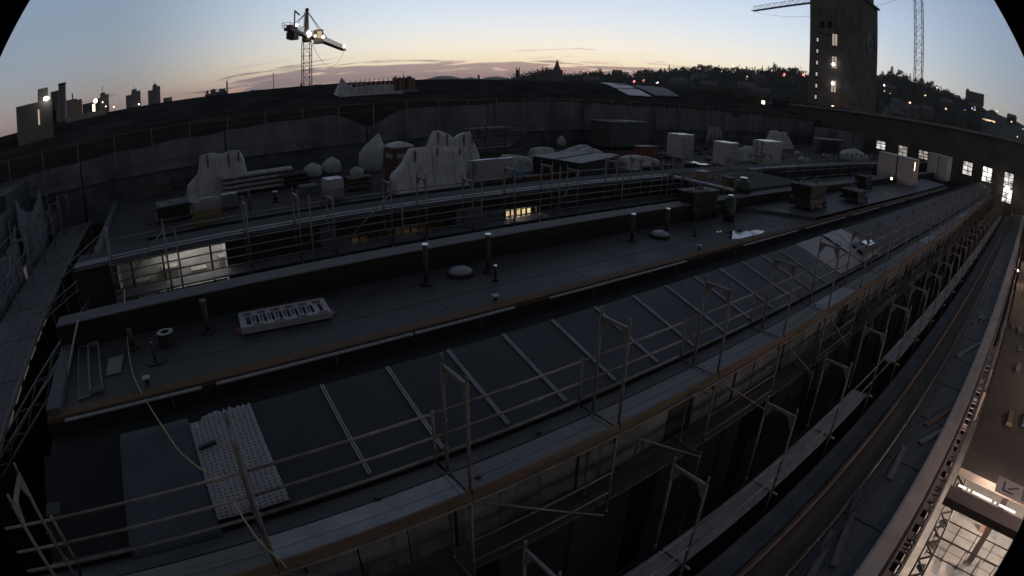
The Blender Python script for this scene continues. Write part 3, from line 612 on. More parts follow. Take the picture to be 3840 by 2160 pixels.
drape('covered_heap', 'wrapped goods between the second and third insulation stacks', 'covered heap', S4([(1482, 420), (1490, 360), (1580, 372), (1620, 345), (1660, 345), (1678, 400)]), z4(1570, 500), .8, M_whited, (), 'plastic covered heaps', wob=.06, seed=16)
drape('tarpaulin_heap', 'turquoise tarpaulin heap at the right foot of the long white bale', 'tarpaulin', S3([(745, 700), (760, 640), (830, 620), (900, 632), (925, 680), (1000, 720)]), z3(840, 752), .6, M_cyan, (), None, wob=.07, seed=17)
def sack(name, label, base, top, left, right, m_, group=None, peak=None, seed=0, cat='sack'):
    c = onz(base, ZR); h = up(c, top); w = (ony(right, c.y).x - ony(left, c.y).x) / 2; c.x = (ony(right, c.y).x + ony(left, c.y).x) / 2; e = empty(name, c, label, cat, group); R = []; kf = 3.2 if not peak else 2.2
    prof = [(0, .72), (.05, .88), (.2, 1.0), (.45, 1.03), (.62, .95), (.75, .78), (.86, .50), (.95, .25), (1.0, .06)] if peak is None else peak
    for f, rr in prof:
        R.append([(w * rr * (1 + .22 * noise.noise(Vector((math.cos(a * PI / 12) * kf, math.sin(a * PI / 12) * kf, f * 2.2 + seed)))) * math.cos(a * PI / 12) + (w * 1.5 * max(0, f - .5) if peak else 0), w * rr * .85 * math.sin(a * PI / 12), h * f) for a in range(24)])
    addp(e, 'sheet', MB().rings(R), m_); return e
sack('wrapped_load', 'tall pointed load under clear plastic left of the toilet cabin', z2(1130, 530), z2(1210, 118), z2(1003, 400), z2(1255, 400), M_whited, None, [(0, .62), (.06, .86), (.25, .98), (.5, 1.0), (.62, .93), (.70, .80), (.80, .50), (.9, .28), (1, .03)], 2, 'wrapped load')
sack('bulk_bag', 'white bulk bag, left one of a touching pair', z2(498, 590), z2(500, 435), z2(395, 500), z2(602, 500), M_whited, 'bulk bags', None, 3, 'bulk bag')
sack('bulk_bag', 'white bulk bag with a full knotted top, right one of a touching pair', z2(700, 555), z2(690, 372), z2(604, 480), z2(805, 480), M_whited, 'bulk bags', None, 5, 'bulk bag')
sack('bulk_bag', 'small slumped plastic bag left of the tall pointed load', z2(975, 585), z2(940, 478), z2(905, 540), z2(1050, 540), M_whited, 'bulk bags', None, 7, 'bulk bag')
sack('plastic_sack', 'inflated clear sack standing upright behind the plastic covered heaps', z3(1278, 345), z3(1275, 215), z3(1232, 280), z3(1322, 280), M_whited, None, None, 9)
sack('plastic_sack', 'leaning pale sack in front of the blue grey wrapped wall of goods', z5(850, 470), z5(830, 320), z5(785, 400), z5(900, 400), M_whited, None, None, 10)
# portable toilet
c0 = onz(z2(1385, 690), ZR); e = empty('portable_toilet', (c0.x, c0.y, ZR), 'brown red portable toilet cabin with white domed roof and white sign strips', 'toilet cabin')
w, dp, h = 1.12, 1.12, 1.98
M_toi = mat('brown red cabin wall', (.10, .045, .035), .55, var=.25, scale=2)
addp(e, 'cabin_wall', MB().box((0, 0, .05), (w, dp, h - .05)), M_toi); addp(e, 'door', MB().box((.12, -.03, .15), (w - .12, 0, h - .18)), M_toi)
addp(e, 'handrail', MB().bar((.0, -.06, .98), (w, -.06, .98), .04), M_rwhite); addp(e, 'base', MB().box((-.03, -.03, 0), (w + .03, dp + .03, .1)), M_blackp)
addp(e, 'sign', MB().box((.2, -.04, 1.4), (w - .1, -.031, 1.62)), M_rwhite, 'white strip with small black number above the door'); addp(e, 'sign', MB().box((-.012, .1, 1.4), (-.001, dp - .15, 1.62)), M_rwhite)
R = []
for f, q in ((0, 1.06), (.08, 1.05), (.17, .78), (.25, .42), (.29, .12)): R.append([(w / 2 + q * w / 2 * sx, dp / 2 + q * dp / 2 * sy, h - .05 + f) for sx, sy in ((-1, -1), (0, -1), (1, -1), (1, 0), (1, 1), (0, 1), (-1, 1), (-1, 0))])
addp(e, 'roof', MB().rings(R, smooth=False), mat('milky roof dome', (.45, .46, .47), .5, var=.1))
o = letters('13', .14); o.parent = e; o.location = (w * .5, -.043, 1.46); o.rotation_euler = (PI / 2, 0, 0)
# long wrapped bundles
def bundles(name, label, x0p, x1p, n, m_, cat, z0=0, rad=.17, stepz=.26, base=None, gr=None, longer=()):
    a = onz(x0p, ZR); b = ony(x1p, a.y); e = empty(name, (a.x, a.y, ZR), label, cat, gr); ln = b.x - a.x
    for k in range(n):
        mb = MB(); q = 14; z = .2 + stepz * k; off = rnd.uniform(-.15, .15); R = []
        for i in range(q + 1):
            x = off + ln * i / q * (1 + (longer[k] if k < len(longer) else 0)); R.append([(x, .45 * math.cos(t * PI / 5) * (1 + .1 * noise.noise(Vector((x, t, k)))), z + (stepz * .5) * math.sin(t * PI / 5) + .03 * noise.noise(Vector((x * 2, k, 0)))) for t in range(10)])
        mb.rings(R); addp(e, 'wrapped_bundle', mb, m_)
    return e
bundles('profile_stack', 'stack of long plastic wrapped bundles beside the tall sheeted load', z1(1180, 400), z1(1690, 380), 4, mat('hazy wrap', (.34, .34, .36), .45, var=.3, scale=2, bump=.5, bscale=5), 'bundle stack', longer=(0, .02, .1, .14))
bundles('plank_pile', 'pile of rough planks behind the striped board stack', z2(870, 740), z2(1130, 720), 3, mat('rough grey timber', (.13, .12, .11), .9, var=.5, scale=3, stretch=(.3, 3, 3)), 'plank pile', stepz=.2)
bundles('log_pile', 'dark brown covered pile right of the wrapped bundles', z2(190, 710), z2(450, 690), 3, mat('dark brown cover', (.05, .045, .038), .8, var=.4), 'pile', stepz=.24)
# scaffold material rack
a = onz(z3(330, 470), ZR); a.y = 31; a = ony(z3(330, 300), 31); a.z = ZR; e = empty('material_rack', a, 'tall rack loaded with long planks and tubes behind the two peaked tarp tent', 'rack')
wd = ony(z3(790, 300), 31).x - a.x; ht = ony(z3(400, 95), 31).z - ZR
for x in (.35, wd * .62):
    for y in (0, .9): addp(e, 'rack_post', MB().box((x, y, 0), (x + .09, y + .09, ht)), M_steelp)
for k in range(8):
    z = .3 + (ht - .4) * k / 7.5; m = MB()
    for q in range(4): x = rnd.uniform(-1.2, .2); m.bar((x, .1 + q * .2, z + rnd.uniform(0, .05)), (x + wd * rnd.uniform(.8, 1.15), .1 + q * .2, z + rnd.uniform(0, .1)), .18, .05)
    addp(e, 'plank_layer', m, [M_timber, M_steelp, M_rwhite, M_deck, M_sheet, M_steelp, M_timber, M_deck][k])
# red and white barriers
def barrier_stack(e, w, dp, h):
    for k in range(6):
        m = MB().box((w * k / 6 + .01, -.02, h * .45), (w * (k + .55) / 6, -.005, h * .85)); addp(e, 'reflective_panel', m, M_rwhite if k % 2 == 0 else M_rwhite)
    m = MB()
    for k in range(6): m.bar((w * k / 6 + .1, -.02, 0.05), (w * k / 6 + .2, -.02, h * .42), .1, .03, (0, 1, 0))
    addp(e, 'barrier_slats', m, M_red)
bxi('barrier_stack', 'stack of red and white striped barriers in front of the glossy plastic heap', 'barrier stack', z3(1760, 640), .9, z3(2040, 640), z3(1750, 455), M_red, barrier_stack, pallet=False)
bxi('orange_crate', 'orange slatted crate with grey lid left of the tall insulation stacks', 'crate', z4(320, 490), z4(290, 470), z4(622, 495), z4(320, 352), M_orange, lambda e, w, dp, h: (addp(e, 'lid', MB().box((-.03, -.03, h), (w * .7, dp, h + .05)), M_alu), [addp(e, 'slot', MB().box((w * (.7 + .09 * k), -.008, h * .35), (w * (.72 + .09 * k), 0, h * .75)), M_rwhite) for k in range(3)]), pallet=False)
bxi('pallet_box', 'grey pallet box with pale lid in front of the rumpled plastic', 'box', z4(262, 610), z4(245, 590), z4(505, 630), z4(258, 500), M_sheet, lambda e, w, dp, h: topsheet(e, w, dp, h))
bxi('cardboard_box', 'dull brown box at the back left of the roof', 'box', z1(620, 400), z1(612, 395), z1(765, 395), z1(620, 300), mat('dull cardboard', (.085, .075, .065), .9), None, 'brown boxes', pallet=False)
bxi('cardboard_box', 'smaller brown box behind the dull brown one at the back left', 'box', z1(770, 330), z1(768, 326), z1(850, 325), z1(770, 255), mat('dull cardboard', (.08, .07, .06)), None, 'brown boxes', pallet=False)
bxi('low_bench', 'low workbench of planks in front of the dark covered pile', 'bench', z2(385, 800), z2(350, 770), z2(620, 790), .45, mat('bench top', (.12, .12, .115), .8), None, pallet=False)
bxi('timber_balk', 'low brown timber balk lying before the black container', 'timber', z3(860, 800), .4, z3(1500, 745), .4, mat('brown balk', (.10, .06, .035), .9, var=.4), None, pallet=False)
# corrugated container hut at the back
a = onz(z3(1860, 345), ZR); a = ony(z3(1860, 345), 32.0); wx = ony(z4(388, 330), 32.0).x - a.x; hh = ony(z3(1860, 62), 32).z - ZR
e = empty('site_hut', (a.x, 32.0, ZR), 'large grey corrugated site container with a bright reflection on its roof', 'container')
addp(e, 'wall', MB().box((0, 0, .3), (wx, 2.4, hh)), M_steelp)
m = MB()
for k in range(34): m.box((wx * k / 34, -.03, .3), (wx * k / 34 + wx / 80, 0, hh - .1))
addp(e, 'corrugation', m, mat('corrugated rib', (.15, .15, .16), .6, metal=.2)); addp(e, 'roof', MB().box((-.1, -.1, hh), (wx + .1, 2.5, hh + .08)), M_sheet)
addp(e, 'roof_reflection', MB().box((.9, .3, hh + .08), (3.6, 1.6, hh + .13)), M_skyl)  # bright panel added to stand for the reflection on the roof
for k in range(4): addp(e, 'leg', MB().box((wx * (.02 + .31 * k), .1, 0), (wx * (.02 + .31 * k) + .12, .22, .3)), M_blackp)
# steel tube fan and wrapped goods further right
a = onz(z4(1200, 340), ZR); a = ony(z4(1200, 340), 33); e = empty('tube_bundle', (a.x, 33, ZR), 'upright bundle of grey tubes leaning together behind the second insulation stack', 'tube bundle')
m = MB(); ht = ony(z4(1200, 100), 33).z - ZR
for k in range(12): m.tube((-2.2 + k * .36, -.3 + .1 * (k % 3), 0), (-1.05 + k * .19, .2, ht * (.97 + .03 * math.sin(k))), .06, n=8)
addp(e, 'tubes', m, M_galv); addp(e, 'cap_rail', MB().bar((-1.9, .2, ht), (1.9, .2, ht), .08), M_steelp)
a = ony(z5(660, 430), 30); b_ = ony(z5(1060, 430), 30); hh = ony(z5(700, 160), 30).z - ZR
for k, (l, wq, hq) in enumerate((('left block of blue grey wrapped goods before the right wing', .34, 1.06), ('middle block of blue grey wrapped goods before the right wing', .34, .97), ('right block of blue grey wrapped goods before the right wing', .32, .90))):
    W_ = (b_.x - a.x); e = empty('wrapped_goods', (a.x + W_ * .34 * k, 30 - .2 * k, ZR), l, 'wrapped goods', 'blue grey wrapped blocks'); addp(e, 'pallet', MB().box((0, 0, 0), (W_ * wq - .1, 1.6, .14)), M_timber)
    addp(e, 'wrap', MB().box((0, 0, .14), (W_ * wq - .06, 1.6, hh * hq)), mat('blue grey wrap', (.15, .165, .20), .6, var=.3, scale=1, bump=.4))
a = ony(z5(485, 440), 27); b_ = ony(z5(730, 440), 27); hh = ony(z5(490, 215), 27).z - ZR; e = empty('frame_stack', (a.x, 27, ZR), 'dark stack of scaffold frames with pale ends left of the leaning sack', 'frame stack')
for k in range(9): addp(e, 'stacked_frame', MB().box((0, 0, .1 + k * hh / 9.3), (b_.x - a.x, 1.3, .1 + k * hh / 9.3 + .06)), M_steelp if k < 8 else M_rwhite)
for x in (0, b_.x - a.x - .08): addp(e, 'rack_post', MB().box((x, -.06, 0), (x + .08, -.001, hh)), M_steelp)
a = ony(z5(478, 200), 31.5); b_ = ony(z5(620, 200), 31.5); hh = ony(z5(480, 112), 31.5).z - ZR; e = empty('board_pack', (a.x, 31.5, ZR), 'upright grey board pack behind the dark stack of frames', 'board pack'); addp(e, 'body', MB().box((0, 0, 0), (b_.x - a.x, .8, hh)), M_board); addp(e, 'strap', MB().box((.6, -.01, 0), (.7, 0, hh)), M_blackp)
# white cabins at the right
def cabin(corner, left, right, top, label, n):
    def pr(e, w, dp, h):
        addp(e, 'roof_cover', MB().box((-.04, -.04, h), (w + .04, dp + .04, h + .05)), mat('pinkish roof cover', (.44, .42, .44), .5)); m = MB()
        for k in range(1, n): m.box((w * k / n - .02, -.012, .05), (w * k / n + .02, 0, h))
        addp(e, 'joint_strap', m, M_blackp); addp(e, 'joint_strap', MB().box((-.012, dp * .45, .05), (-.001, dp * .48, h)), M_blackp)
    return bxi('site_cabin', label, 'cabin', corner, left, right, top, mat('pinkish white wrap', (.47, .44, .44), .5, var=.12, scale=1), pr, 'white wrapped cabins', pallet=False)
cabin(z5(1440, 748), z5(1172, 640), 2.3, z5(1440, 440), 'nearest white wrapped cabin with a small lamp glinting at its corner', 2)
cabin(z5(1800, 672), z5(1570, 620), 3.6, z5(1800, 415), 'white wrapped cabin behind the nearest one, with upright light streaks', 2)
cabin(z5(1985, 610), z5(1880, 585), 4.2, z5(1985, 445), 'farthest white wrapped cabin close to the lit windows of the right wing', 2)
for p, q, l, mm in ((z5(1235, 640), 1.25, 'small bright work lamp low beside the nearest white cabin', G_warm), (z5(1479, 515), 2.0, 'slim light strip on the edge of the nearest white cabin', G_warm)):
    v = d(*p); c = v * (11.35 / v.y) if q < 2 else v * (10.9 / v.y); e = empty('work_lamp', c, l, 'lamp'); addp(e, 'housing', MB().box((-.12, .06, -.12), (.12, .2, .12)), M_blackp); addp(e, 'bulb', MB().ball((0, 0, 0), .10) if q < 2 else MB().box((-.05, -.02, -.35), (.02, .02, .35)), mm)
# boxes and cylinders by the courtyard end
bxi('yellow_box', 'ochre yellow box with bright lid at the courtyard corner', 'box', z4(1030, 765), z4(1005, 745), z4(1125, 755), z4(1030, 650), M_yel, lambda e, w, dp, h: addp(e, 'lid', MB().box((-.04, -.04, h), (w + .04, dp + .04, h + .05)), M_alu), 'ochre boxes', z=ZC - .2, pallet=False)
bxi('yellow_box', 'long brown ochre box beside the green cylinder', 'box', z4(1380, 850), z4(1355, 815), z4(1495, 860), z4(1380, 725), mat('brown ochre', (.13, .075, .02), .7, var=.3), lambda e, w, dp, h: addp(e, 'lid', MB().box((-.04, -.04, h), (w + .04, dp + .04, h + .05)), M_sheet), 'ochre boxes', z=ZC - .2, pallet=False)
def cylthing(name, label, cat, base, top, r, m_, z, cap=None, dome=True, grp=None):
    c = onz(base, z); h = up(c, top); e = empty(name, (c.x, c.y, z), label, cat, grp)
    mb = MB().tube((0, 0, 0), (0, 0, h - (r * .5 if dome else 0)), r, n=16)
    addp(e, 'body', mb, m_)
    if dome: addp(e, 'shoulder', MB().ball((0, 0, h - r * .5), r * .99, 16, 8, (1, 1, .5)), m_)
    if cap: addp(e, 'cap', MB().tube((0, 0, h), (0, 0, h + .06), r * .5, n=10), cap)
    return e
cylthing('gas_cylinder', 'fat green cylinder beside the brown ochre box', 'gas cylinder', z4(1530, 880), z4(1530, 722), .38, M_green, ZC - .2, M_shiny, grp='green cylinders')
cylthing('gas_cylinder', 'slender tall green cylinder standing on the flat roof strip before the parapet', 'gas cylinder', z4(1360, 1222), z4(1365, 930), .24, M_green, ZF, M_shiny, grp='green cylinders')
# flat roof strip: vent pipes
def pipe(base, top, r, label, capm=M_shiny, m_=M_rustp, z=ZF, collar=True, grp='vent pipes on the flat roof'):
    c = onz(base, z); h = up(c, top); e = empty('vent_pipe', (c.x, c.y, z), label, 'vent pipe', grp)
    addp(e, 'pipe', MB().tube((0, 0, 0), (0, 0, h - .05), r, n=12), m_)
    if capm: addp(e, 'cap', MB().tube((0, 0, h - .06), (0, 0, h), r * 1.25, n=12), capm)
    if collar: addp(e, 'collar', MB().tube((0, 0, 0), (0, 0, .07), r * 2.6, r * 1.3, n=12), M_blackp)
    return e
pipe((1599, 1068), (1595, 914), .065, 'brown vent pipe with bright cap, left of the two before the parapet middle')
pipe((1830, 1022), (1830, 876), .065, 'brown vent pipe with bright cap directly left of the short black one')
pipe((1858, 1052), (1859, 994), .035, 'short thin black pipe at the foot of a capped brown one', M_shiny, M_blackp)
pipe((2369, 905), (2377, 801), .065, 'brown vent pipe with a glinting cap left of the small blurred roof dome')
pipe((2498, 878), (2508, 781), .065, 'brown vent pipe directly right of the small blurred roof dome')
pipe((2604, 885), (2607, 843), .035, 'thin black pipe before the dark machine', None, M_blackp)
pipe((782, 1248), (768, 1122), .065, 'dull brown vent pipe left of the red and white barrier elements', M_steelp)
pipe((500, 1308), (480, 1225), .065, 'dark brown vent pipe beside the yellow cable', None)
pipe((585, 1360), (576, 1280), .03, 'thin black rod standing in a dark round plate near the white ring', M_steelp, M_blackp)
e = empty('base_plate', onz((586, 1352), ZF), 'dark round rubber plate around the thin rod', 'base plate'); addp(e, 'plate', MB().tube((0, 0, .001), (0, 0, .03), .26, n=20), M_blackp); addp(e, 'rim', MB().tube((0, 0, .03), (0, 0, .04), .12, n=16), M_darkstuff)
for p, l in (((1858, 1124), 'small pale square cap at the timber edge in the middle'), ((552, 1435), 'small pale square cap at the timber edge near the yellow cable'), ((2622, 932), 'small pale square cap at the timber edge near the puddle')):
    c = onz(p, ZF); e = empty('drain_cap', (c.x, c.y, ZF), l, 'drain cap', 'small pale caps'); addp(e, 'stem', MB().tube((0, 0, 0), (0, 0, .1), .04, n=8), M_blackp); addp(e, 'lid', MB().box((-.08, -.08, .1), (.08, .08, .125)), M_alu)
for p, l in (((1726, 1030), 'low translucent roof dome between the capped pipes'), ((2474, 888), 'low translucent roof dome with a bright glint before the dark machine')):
    c = onz(p, ZF); e = empty('roof_dome', (c.x, c.y, ZF), l, 'roof dome', 'low roof domes'); addp(e, 'kerb', MB().tube((0, 0, 0), (0, 0, .1), .36, n=24), M_blackp); addp(e, 'dome', MB().ball((0, 0, .1), .33, 20, 8, (1, 1, .4)), mat('satin dome', (.25, .28, .33), .25, var=.1))
e = empty('membrane_roll', onz(P(422, 868), ZF), 'roll of roofing membrane standing on end, seen as a white ring', 'roll'); R_in, R_out, h = .10, .20, .32
addp(e, 'roll', MB().rings([[(q * math.cos(a * PI / 12), q * math.sin(a * PI / 12), z) for a in range(24)] for q, z in ((R_out, 0), (R_out, h))], cap_top=False), M_darkstuff)
addp(e, 'paper_face', MB().rings([[(q * math.cos(a * PI / 12), q * math.sin(a * PI / 12), h) for a in range(24)] for q in (R_out, R_in)], cap_top=False, smooth=False), M_rwhite)
addp(e, 'core', MB().rings([[(R_in * math.cos(a * PI / 12), R_in * math.sin(a * PI / 12), z) for a in range(24)] for z in (h, .05)], cap_top=True), M_blackp)
# lying red-white barrier elements
c = [onz(p, ZF + .16) for p in ((905, 1236), (1244, 1172), (1187, 1120), (890, 1187))]
e = empty('barrier_stack', (c[0].x, c[0].y, ZF), 'lying stack of white barrier elements with faded red fields on the wet flat roof', 'barrier stack')
ux = (c[1] - c[0]); ux.z = 0; ln = ux.length; ux.normalize(); rz = math.atan2(ux.y, ux.x); e.matrix_world = Matrix.Translation((c[0].x, c[0].y, ZF)) @ Matrix.Rotation(rz, 4, 'Z'); dw = .92
for k in range(3):
    z = .04 + k * .055; m = MB(); o = .02 * (k % 2); m.box((o, 0, z), (ln + o, .13, z + .045)).box((o, dw - .30, z), (ln + o, dw, z + .045)).box((o, .13, z), (o + .14, dw - .3, z + .045)).box((ln - .14 + o, .13, z), (ln + o, dw - .3, z + .045))
    for q in range(9): x = .26 + (ln - .42) * q / 9; m.box((x + o, .13, z), (x + (ln - .42) / 15 + o, dw - .3, z + .045))
    addp(e, 'barrier_element', m, M_rwhite)
M_rf = mat('faded red field', (.13, .075, .08), .6, var=.3)
for q in range(6): x = .12 + ln * q / 6.3; addp(e, 'red_field', MB().box((x, dw - .27, .2), (x + .19, dw - .12, .2035)), M_rf)
for q in range(4): x = .3 + ln * q / 4.2; addp(e, 'red_field', MB().box((x, .02, .2), (x + .22, .08, .2035)), M_rf)
m = MB()
for q in range(8): x = .3 + (ln - .42) * q / 9; m.box((x, .2, .2), (x + .05, dw - .36, .2025))
addp(e, 'dark_slot', m, M_blackp); addp(e, 'foot', MB().box((-.1, .15, 0), (.08, .45, .04)), M_red); addp(e, 'foot', MB().box((ln - .06, .2, 0), (ln + .14, .45, .04)), M_red)
# troughs and board at the left end
def trough(p, q, w, label, h=.12, m_=M_steelp, fl=True):
    a, b = onz(p, ZF), onz(q, ZF); e = empty('metal_trough', (a.x, a.y, ZF), label, 'trough', 'metal troughs'); ln = (b - a).length; v = (b - a).normalized(); e.matrix_world = Matrix.Translation((a.x, a.y, ZF)) @ Matrix.Rotation(math.atan2(v.y, v.x), 4, 'Z')
    addp(e, 'tray', MB().box((0, 0, .005), (ln, w, .02)), mat('trough bottom', (.05, .05, .055), .6)); addp(e, 'rim', MB().box((0, 0, .02), (ln, .03, h)).box((0, w - .03, .02), (ln, w, h)).box((0, .03, .02), (.03, w - .03, h)).box((ln - .03, .03, .02), (ln, w - .03, h)), M_sheet)
trough(P(262, 985), P(250, 868), .3, 'long grey metal trough with raised rim at the left flat roof end'); trough(P(228, 1000), P(222, 870), .28, 'flat grey metal tray beside the raised trough', .04)
e = empty('board', onz(P(268, 948), ZF), 'small pale grey board lying right of the metal troughs', 'board'); addp(e, 'panel', MB().hexa([(0, 0, .01), (.35, .02, .01), (.42, .75, .06), (.05, .72, .06), (0, 0, .03), (.35, .02, .03), (.42, .75, .08), (.05, .72, .08)]), M_board); addp(e, 'batten', MB().box((.03, .1, 0), (.3, .14, .01)), M_timber)
a, b = (620 * .3727, 1080 + 1270 * .3727), (785 * .3727, 1080 + 320 * .3727)
A_, B_ = onz(a, -5.3), onz(b, -4.2); tag(MB().tube(A_, B_, .025, n=8).build('pole', mat('dull white pole', (.26, .27, .27), .5)), 'long dull white pole leaning along the left end of the flat roof', 'pole')
# yellow cable
kp = [(P(313, 728), -4.2), (P(314, 770), -4.27), (P(318, 815), -4.88), (P(323, 880), -4.89), (P(333, 935), -4.89), (P(350, 977), -4.86), (P(375, 1020), -5.0), (P(410, 1075), -4.95), (P(447, 1130), -4.93), (P(470, 1152), -4.98), (P(505, 1180), -4.96), (P(543, 1198), -4.78), (P(575, 1240), -4.95), (P(610, 1300), -5.1), (P(640, 1345), -5.25), (P(668, 1378), -5.3), (P(700, 1405), -5.45), (P(722, 1430), -5.7)]
pts = [onz(p, z) for p, z in kp]; sm_ = []
for i in range(len(pts) - 1):
    p0 = pts[max(i - 1, 0)]; p1 = pts[i]; p2 = pts[i + 1]; p3 = pts[min(i + 2, len(pts) - 1)]
    for s in range(5):
        t = s / 5; sm_.append(.5 * ((2 * p1) + (p2 - p0) * t + (2 * p0 - 5 * p1 + 4 * p2 - p3) * t * t + (3 * p1 - p0 - 3 * p2 + p3) * t ** 3))
sm_.append(pts[-1]); tag(MB().path(sm_, .014, 6).build('cable', M_rope), 'yellow cable running from the courtyard over the flat roof and slope to the scaffold', 'cable')
# tall temporary machine, drum and puddle at the right part of the flat roof
def machine(base, w, dp, h, label, seed, z=ZF):
    c = onz(base, z); e = empty('roofing_machine', (c.x, c.y, z), label, 'machine', 'dark machines on the flat roof'); r = random.Random(seed)
    addp(e, 'chassis', MB().box((0, 0, .15), (w, dp, h * .45)), M_darkstuff); addp(e, 'hopper', MB().hexa([(w * .1, .1, h * .45), (w * .9, .1, h * .45), (w * .9, dp - .1, h * .45), (w * .1, dp - .1, h * .45), (0, 0, h), (w, 0, h), (w, dp, h), (0, dp, h)]), M_darkstuff)
    for x, y in ((.2, 0), (w - .2, 0)): addp(e, 'wheel', MB().tube((x, y - .08, .18), (x, y + .02, .18), .18, n=14), M_blackp)
    m = MB()
    for k in range(7): m.bar((r.uniform(0, w), r.uniform(0, dp), h * .9), (r.uniform(0, w), r.uniform(0, dp), h + r.uniform(.05, .3)), .05)
    addp(e, 'loose_parts', m, M_steelp); addp(e, 'cover', MB().box((w * .1, .05, h), (w * .6, dp * .6, h + .04)), M_sheet); return e
machine(z4(930, 1235), 1.9, .9, 1.15, 'dark cluttered machine against the parapet left of the slender green cylinder', 2)
machine(z5(370, 985), 2.2, 1.2, 1.2, 'black machine with grey cover near the timber edge in the right part', 3, -4.78)
machine(z5(870, 910), 2.0, 1.2, .7, 'low round backed black machine right of the one with the grey cover', 4, -4.78)
machine(z5(960, 760), 1.5, 1.0, .9, 'small dark machine beside the nearest white cabin', 5, -4.78)
sh = [onz(p, ZF + .004) for p in (z4(1375, 1340), z4(1480, 1330), z4(1600, 1350), z4(1690, 1330), z4(1790, 1345), z4(1750, 1375), z4(1640, 1400), z4(1500, 1435), z4(1380, 1440), z4(1355, 1420), z4(1395, 1395), z4(1360, 1372))]
tag(MB().poly([(p.x, p.y, ZF + .011) for p in sh]).build('puddle', mat('still rain water', (.01, .012, .014), .02, var=.01, spec=.6)), 'puddle mirroring the sky on the flat roof beside the timber edge', 'puddle')
tag(MB().poly([(p.x, p.y, ZF + .011) for p in [onz(q, ZF) for q in (z4(1210, 1350), z4(1285, 1340), z4(1290, 1358), z4(1225, 1365))]]).build('puddle', MATS['still rain water']), 'narrow sliver of rain water left of the large puddle', 'puddle')
pipe(z1(1635, 440), z1(1637, 348), .10, 'short pipe with flared silver cap on the left of the storage roof', M_shiny, M_blackp, ZR, grp=None)
for i, (bp, tp, l) in enumerate(((z1(1425, 520), z1(1425, 345), 'dark post on the storage roof right of the grey board stack'), (z1(430, 560), z1(430, 500), 'short brown post by the left edge of the storage roof'), (z2(1860, 400), z2(1868, 25), 'thin dark mast sticking up at the left peak of the two peaked tent'), (z3(600, 440), z3(610, 170), 'thin steel post in front of the material rack'), (z3(455, 470), z3(458, 270), 'shorter steel post left in front of the material rack'))):
    c = onz(bp, ZR); c = c if c.y < 34 else ony(bp, 30); h = up(Vector((c.x, c.y, ZR)), tp); e = empty('post', (c.x, c.y, ZR), l, 'post', 'single posts on the roof'); addp(e, 'shaft', MB().tube((0, 0, 0), (0, 0, h), .05, n=8), M_steelp); addp(e, 'foot', MB().box((-.12, -.12, 0), (.12, .12, .02)), M_steelp)

r = random.Random(77)
def misc(x, y, kind, i):
    if kind == 'parcel':
        e = empty('wrapped_parcel', (x, y, ZR), 'small grey wrapped parcel lying among the stored goods on the roof', 'parcel', 'small parcels on the storage roof', rz=r.uniform(-.5, .5)); w, dp, h = r.uniform(.5, 1.3), r.uniform(.4, .9), r.uniform(.25, .7)
        addp(e, 'pallet', MB().box((0, 0, 0), (w, dp, .1)), M_timber); k = MB(); k.rings([[(w * (.5 + .5 * q * math.copysign(abs(math.cos(t * PI / 6)) ** .4, math.cos(t * PI / 6))), dp * (.5 + .5 * q * math.copysign(abs(math.sin(t * PI / 6)) ** .4, math.sin(t * PI / 6))), z) for t in range(12)] for q, z in ((.95, .1), (1, .2), (.98, h * .85), (.8, h), (.3, h + .03))]); addp(e, 'wrap', k, r.choice((M_whited, M_pack, M_sheet, M_board)))
    else:
        e = empty('plank_bundle', (x, y, ZR), 'loose bundle of thin planks lying flat between the stored goods', 'plank bundle', 'plank bundles on the storage roof', rz=r.uniform(-.3, .3)); L_ = r.uniform(2, 4)
        for k in range(4): addp(e, 'plank', MB().box((r.uniform(-.2, .2), .16 * (k % 3), .03 + .05 * (k // 3) + .1), (L_, .16 * (k % 3) + .13, .07 + .05 * (k // 3) + .1)), r.choice((M_timber, M_deck, M_steelp)))
        addp(e, 'bearer', MB().box((.4, -.1, 0), (.5, .6, .12)), M_timber); addp(e, 'bearer', MB().box((L_ - .5, -.1, 0), (L_ - .4, .6, .12)), M_timber)
for i in range(34):
    x, y = r.uniform(16, 66), r.uniform(22.5, 33); misc(x, y, 'parcel' if r.random() < .6 else 'plank', i)
# ------------------------------------------------------------------ netted scaffold, dark hall roof behind
sN = empty('scaffold', (-17, 37, -18), 'very long scaffold hung with blue grey netting under an orange brown rail', 'scaffold')
def nettop(x):
    b = -1.52 - .08 * math.sin(x * .09 + 1) + .14 * noise.noise(Vector((x * .45, 0, 0)))
    b -= 1.0 * math.exp(-((x - 14.6) / 1.6) ** 2) + .5 * math.exp(-((x - 60) / 1.2) ** 2); b += .25 * math.exp(-((x - 30) / 6.0) ** 2)
    if x < 12: b = b - .035 * (12 - x)
    return b
def net_piece(xa, xb):
    R = []; n = max(8, int((xb - xa) * 2.5))
    for k in range(14):
        t = k / 13; row = []
        for i in range(n + 1):
            x = xa + (xb - xa) * i / n; zt = nettop(x); z = -3.75 + (zt + 3.75) * t
            fold = .10 * noise.noise(Vector((x * .8, t * 2, 4))) + .05 * noise.noise(Vector((x * 2.5 + t, t * 6, 1)))
            row.append((x, 37.0 + fold - .12 * math.cos((x + 17) * 2 * PI / 2.57) * .5, z))
        R.append(row)
    MB().rings(R, cap_top=False, close=False).build('debris_net', M_net, sN)
    MB().box((xa, 37.15, -6.3), (xb, 37.2, -3.6)).build('lower_panel', mat('dark lower sheeting', (.10, .105, .115), .9, var=.5, scale=.5, spec=.1), sN)
xx = -15.5
while xx < 84: net_piece(xx, xx + 9.9); xx += 10
M_orr = mat('orange brown top rail', (.15, .060, .03), .7, var=.4, scale=.7)
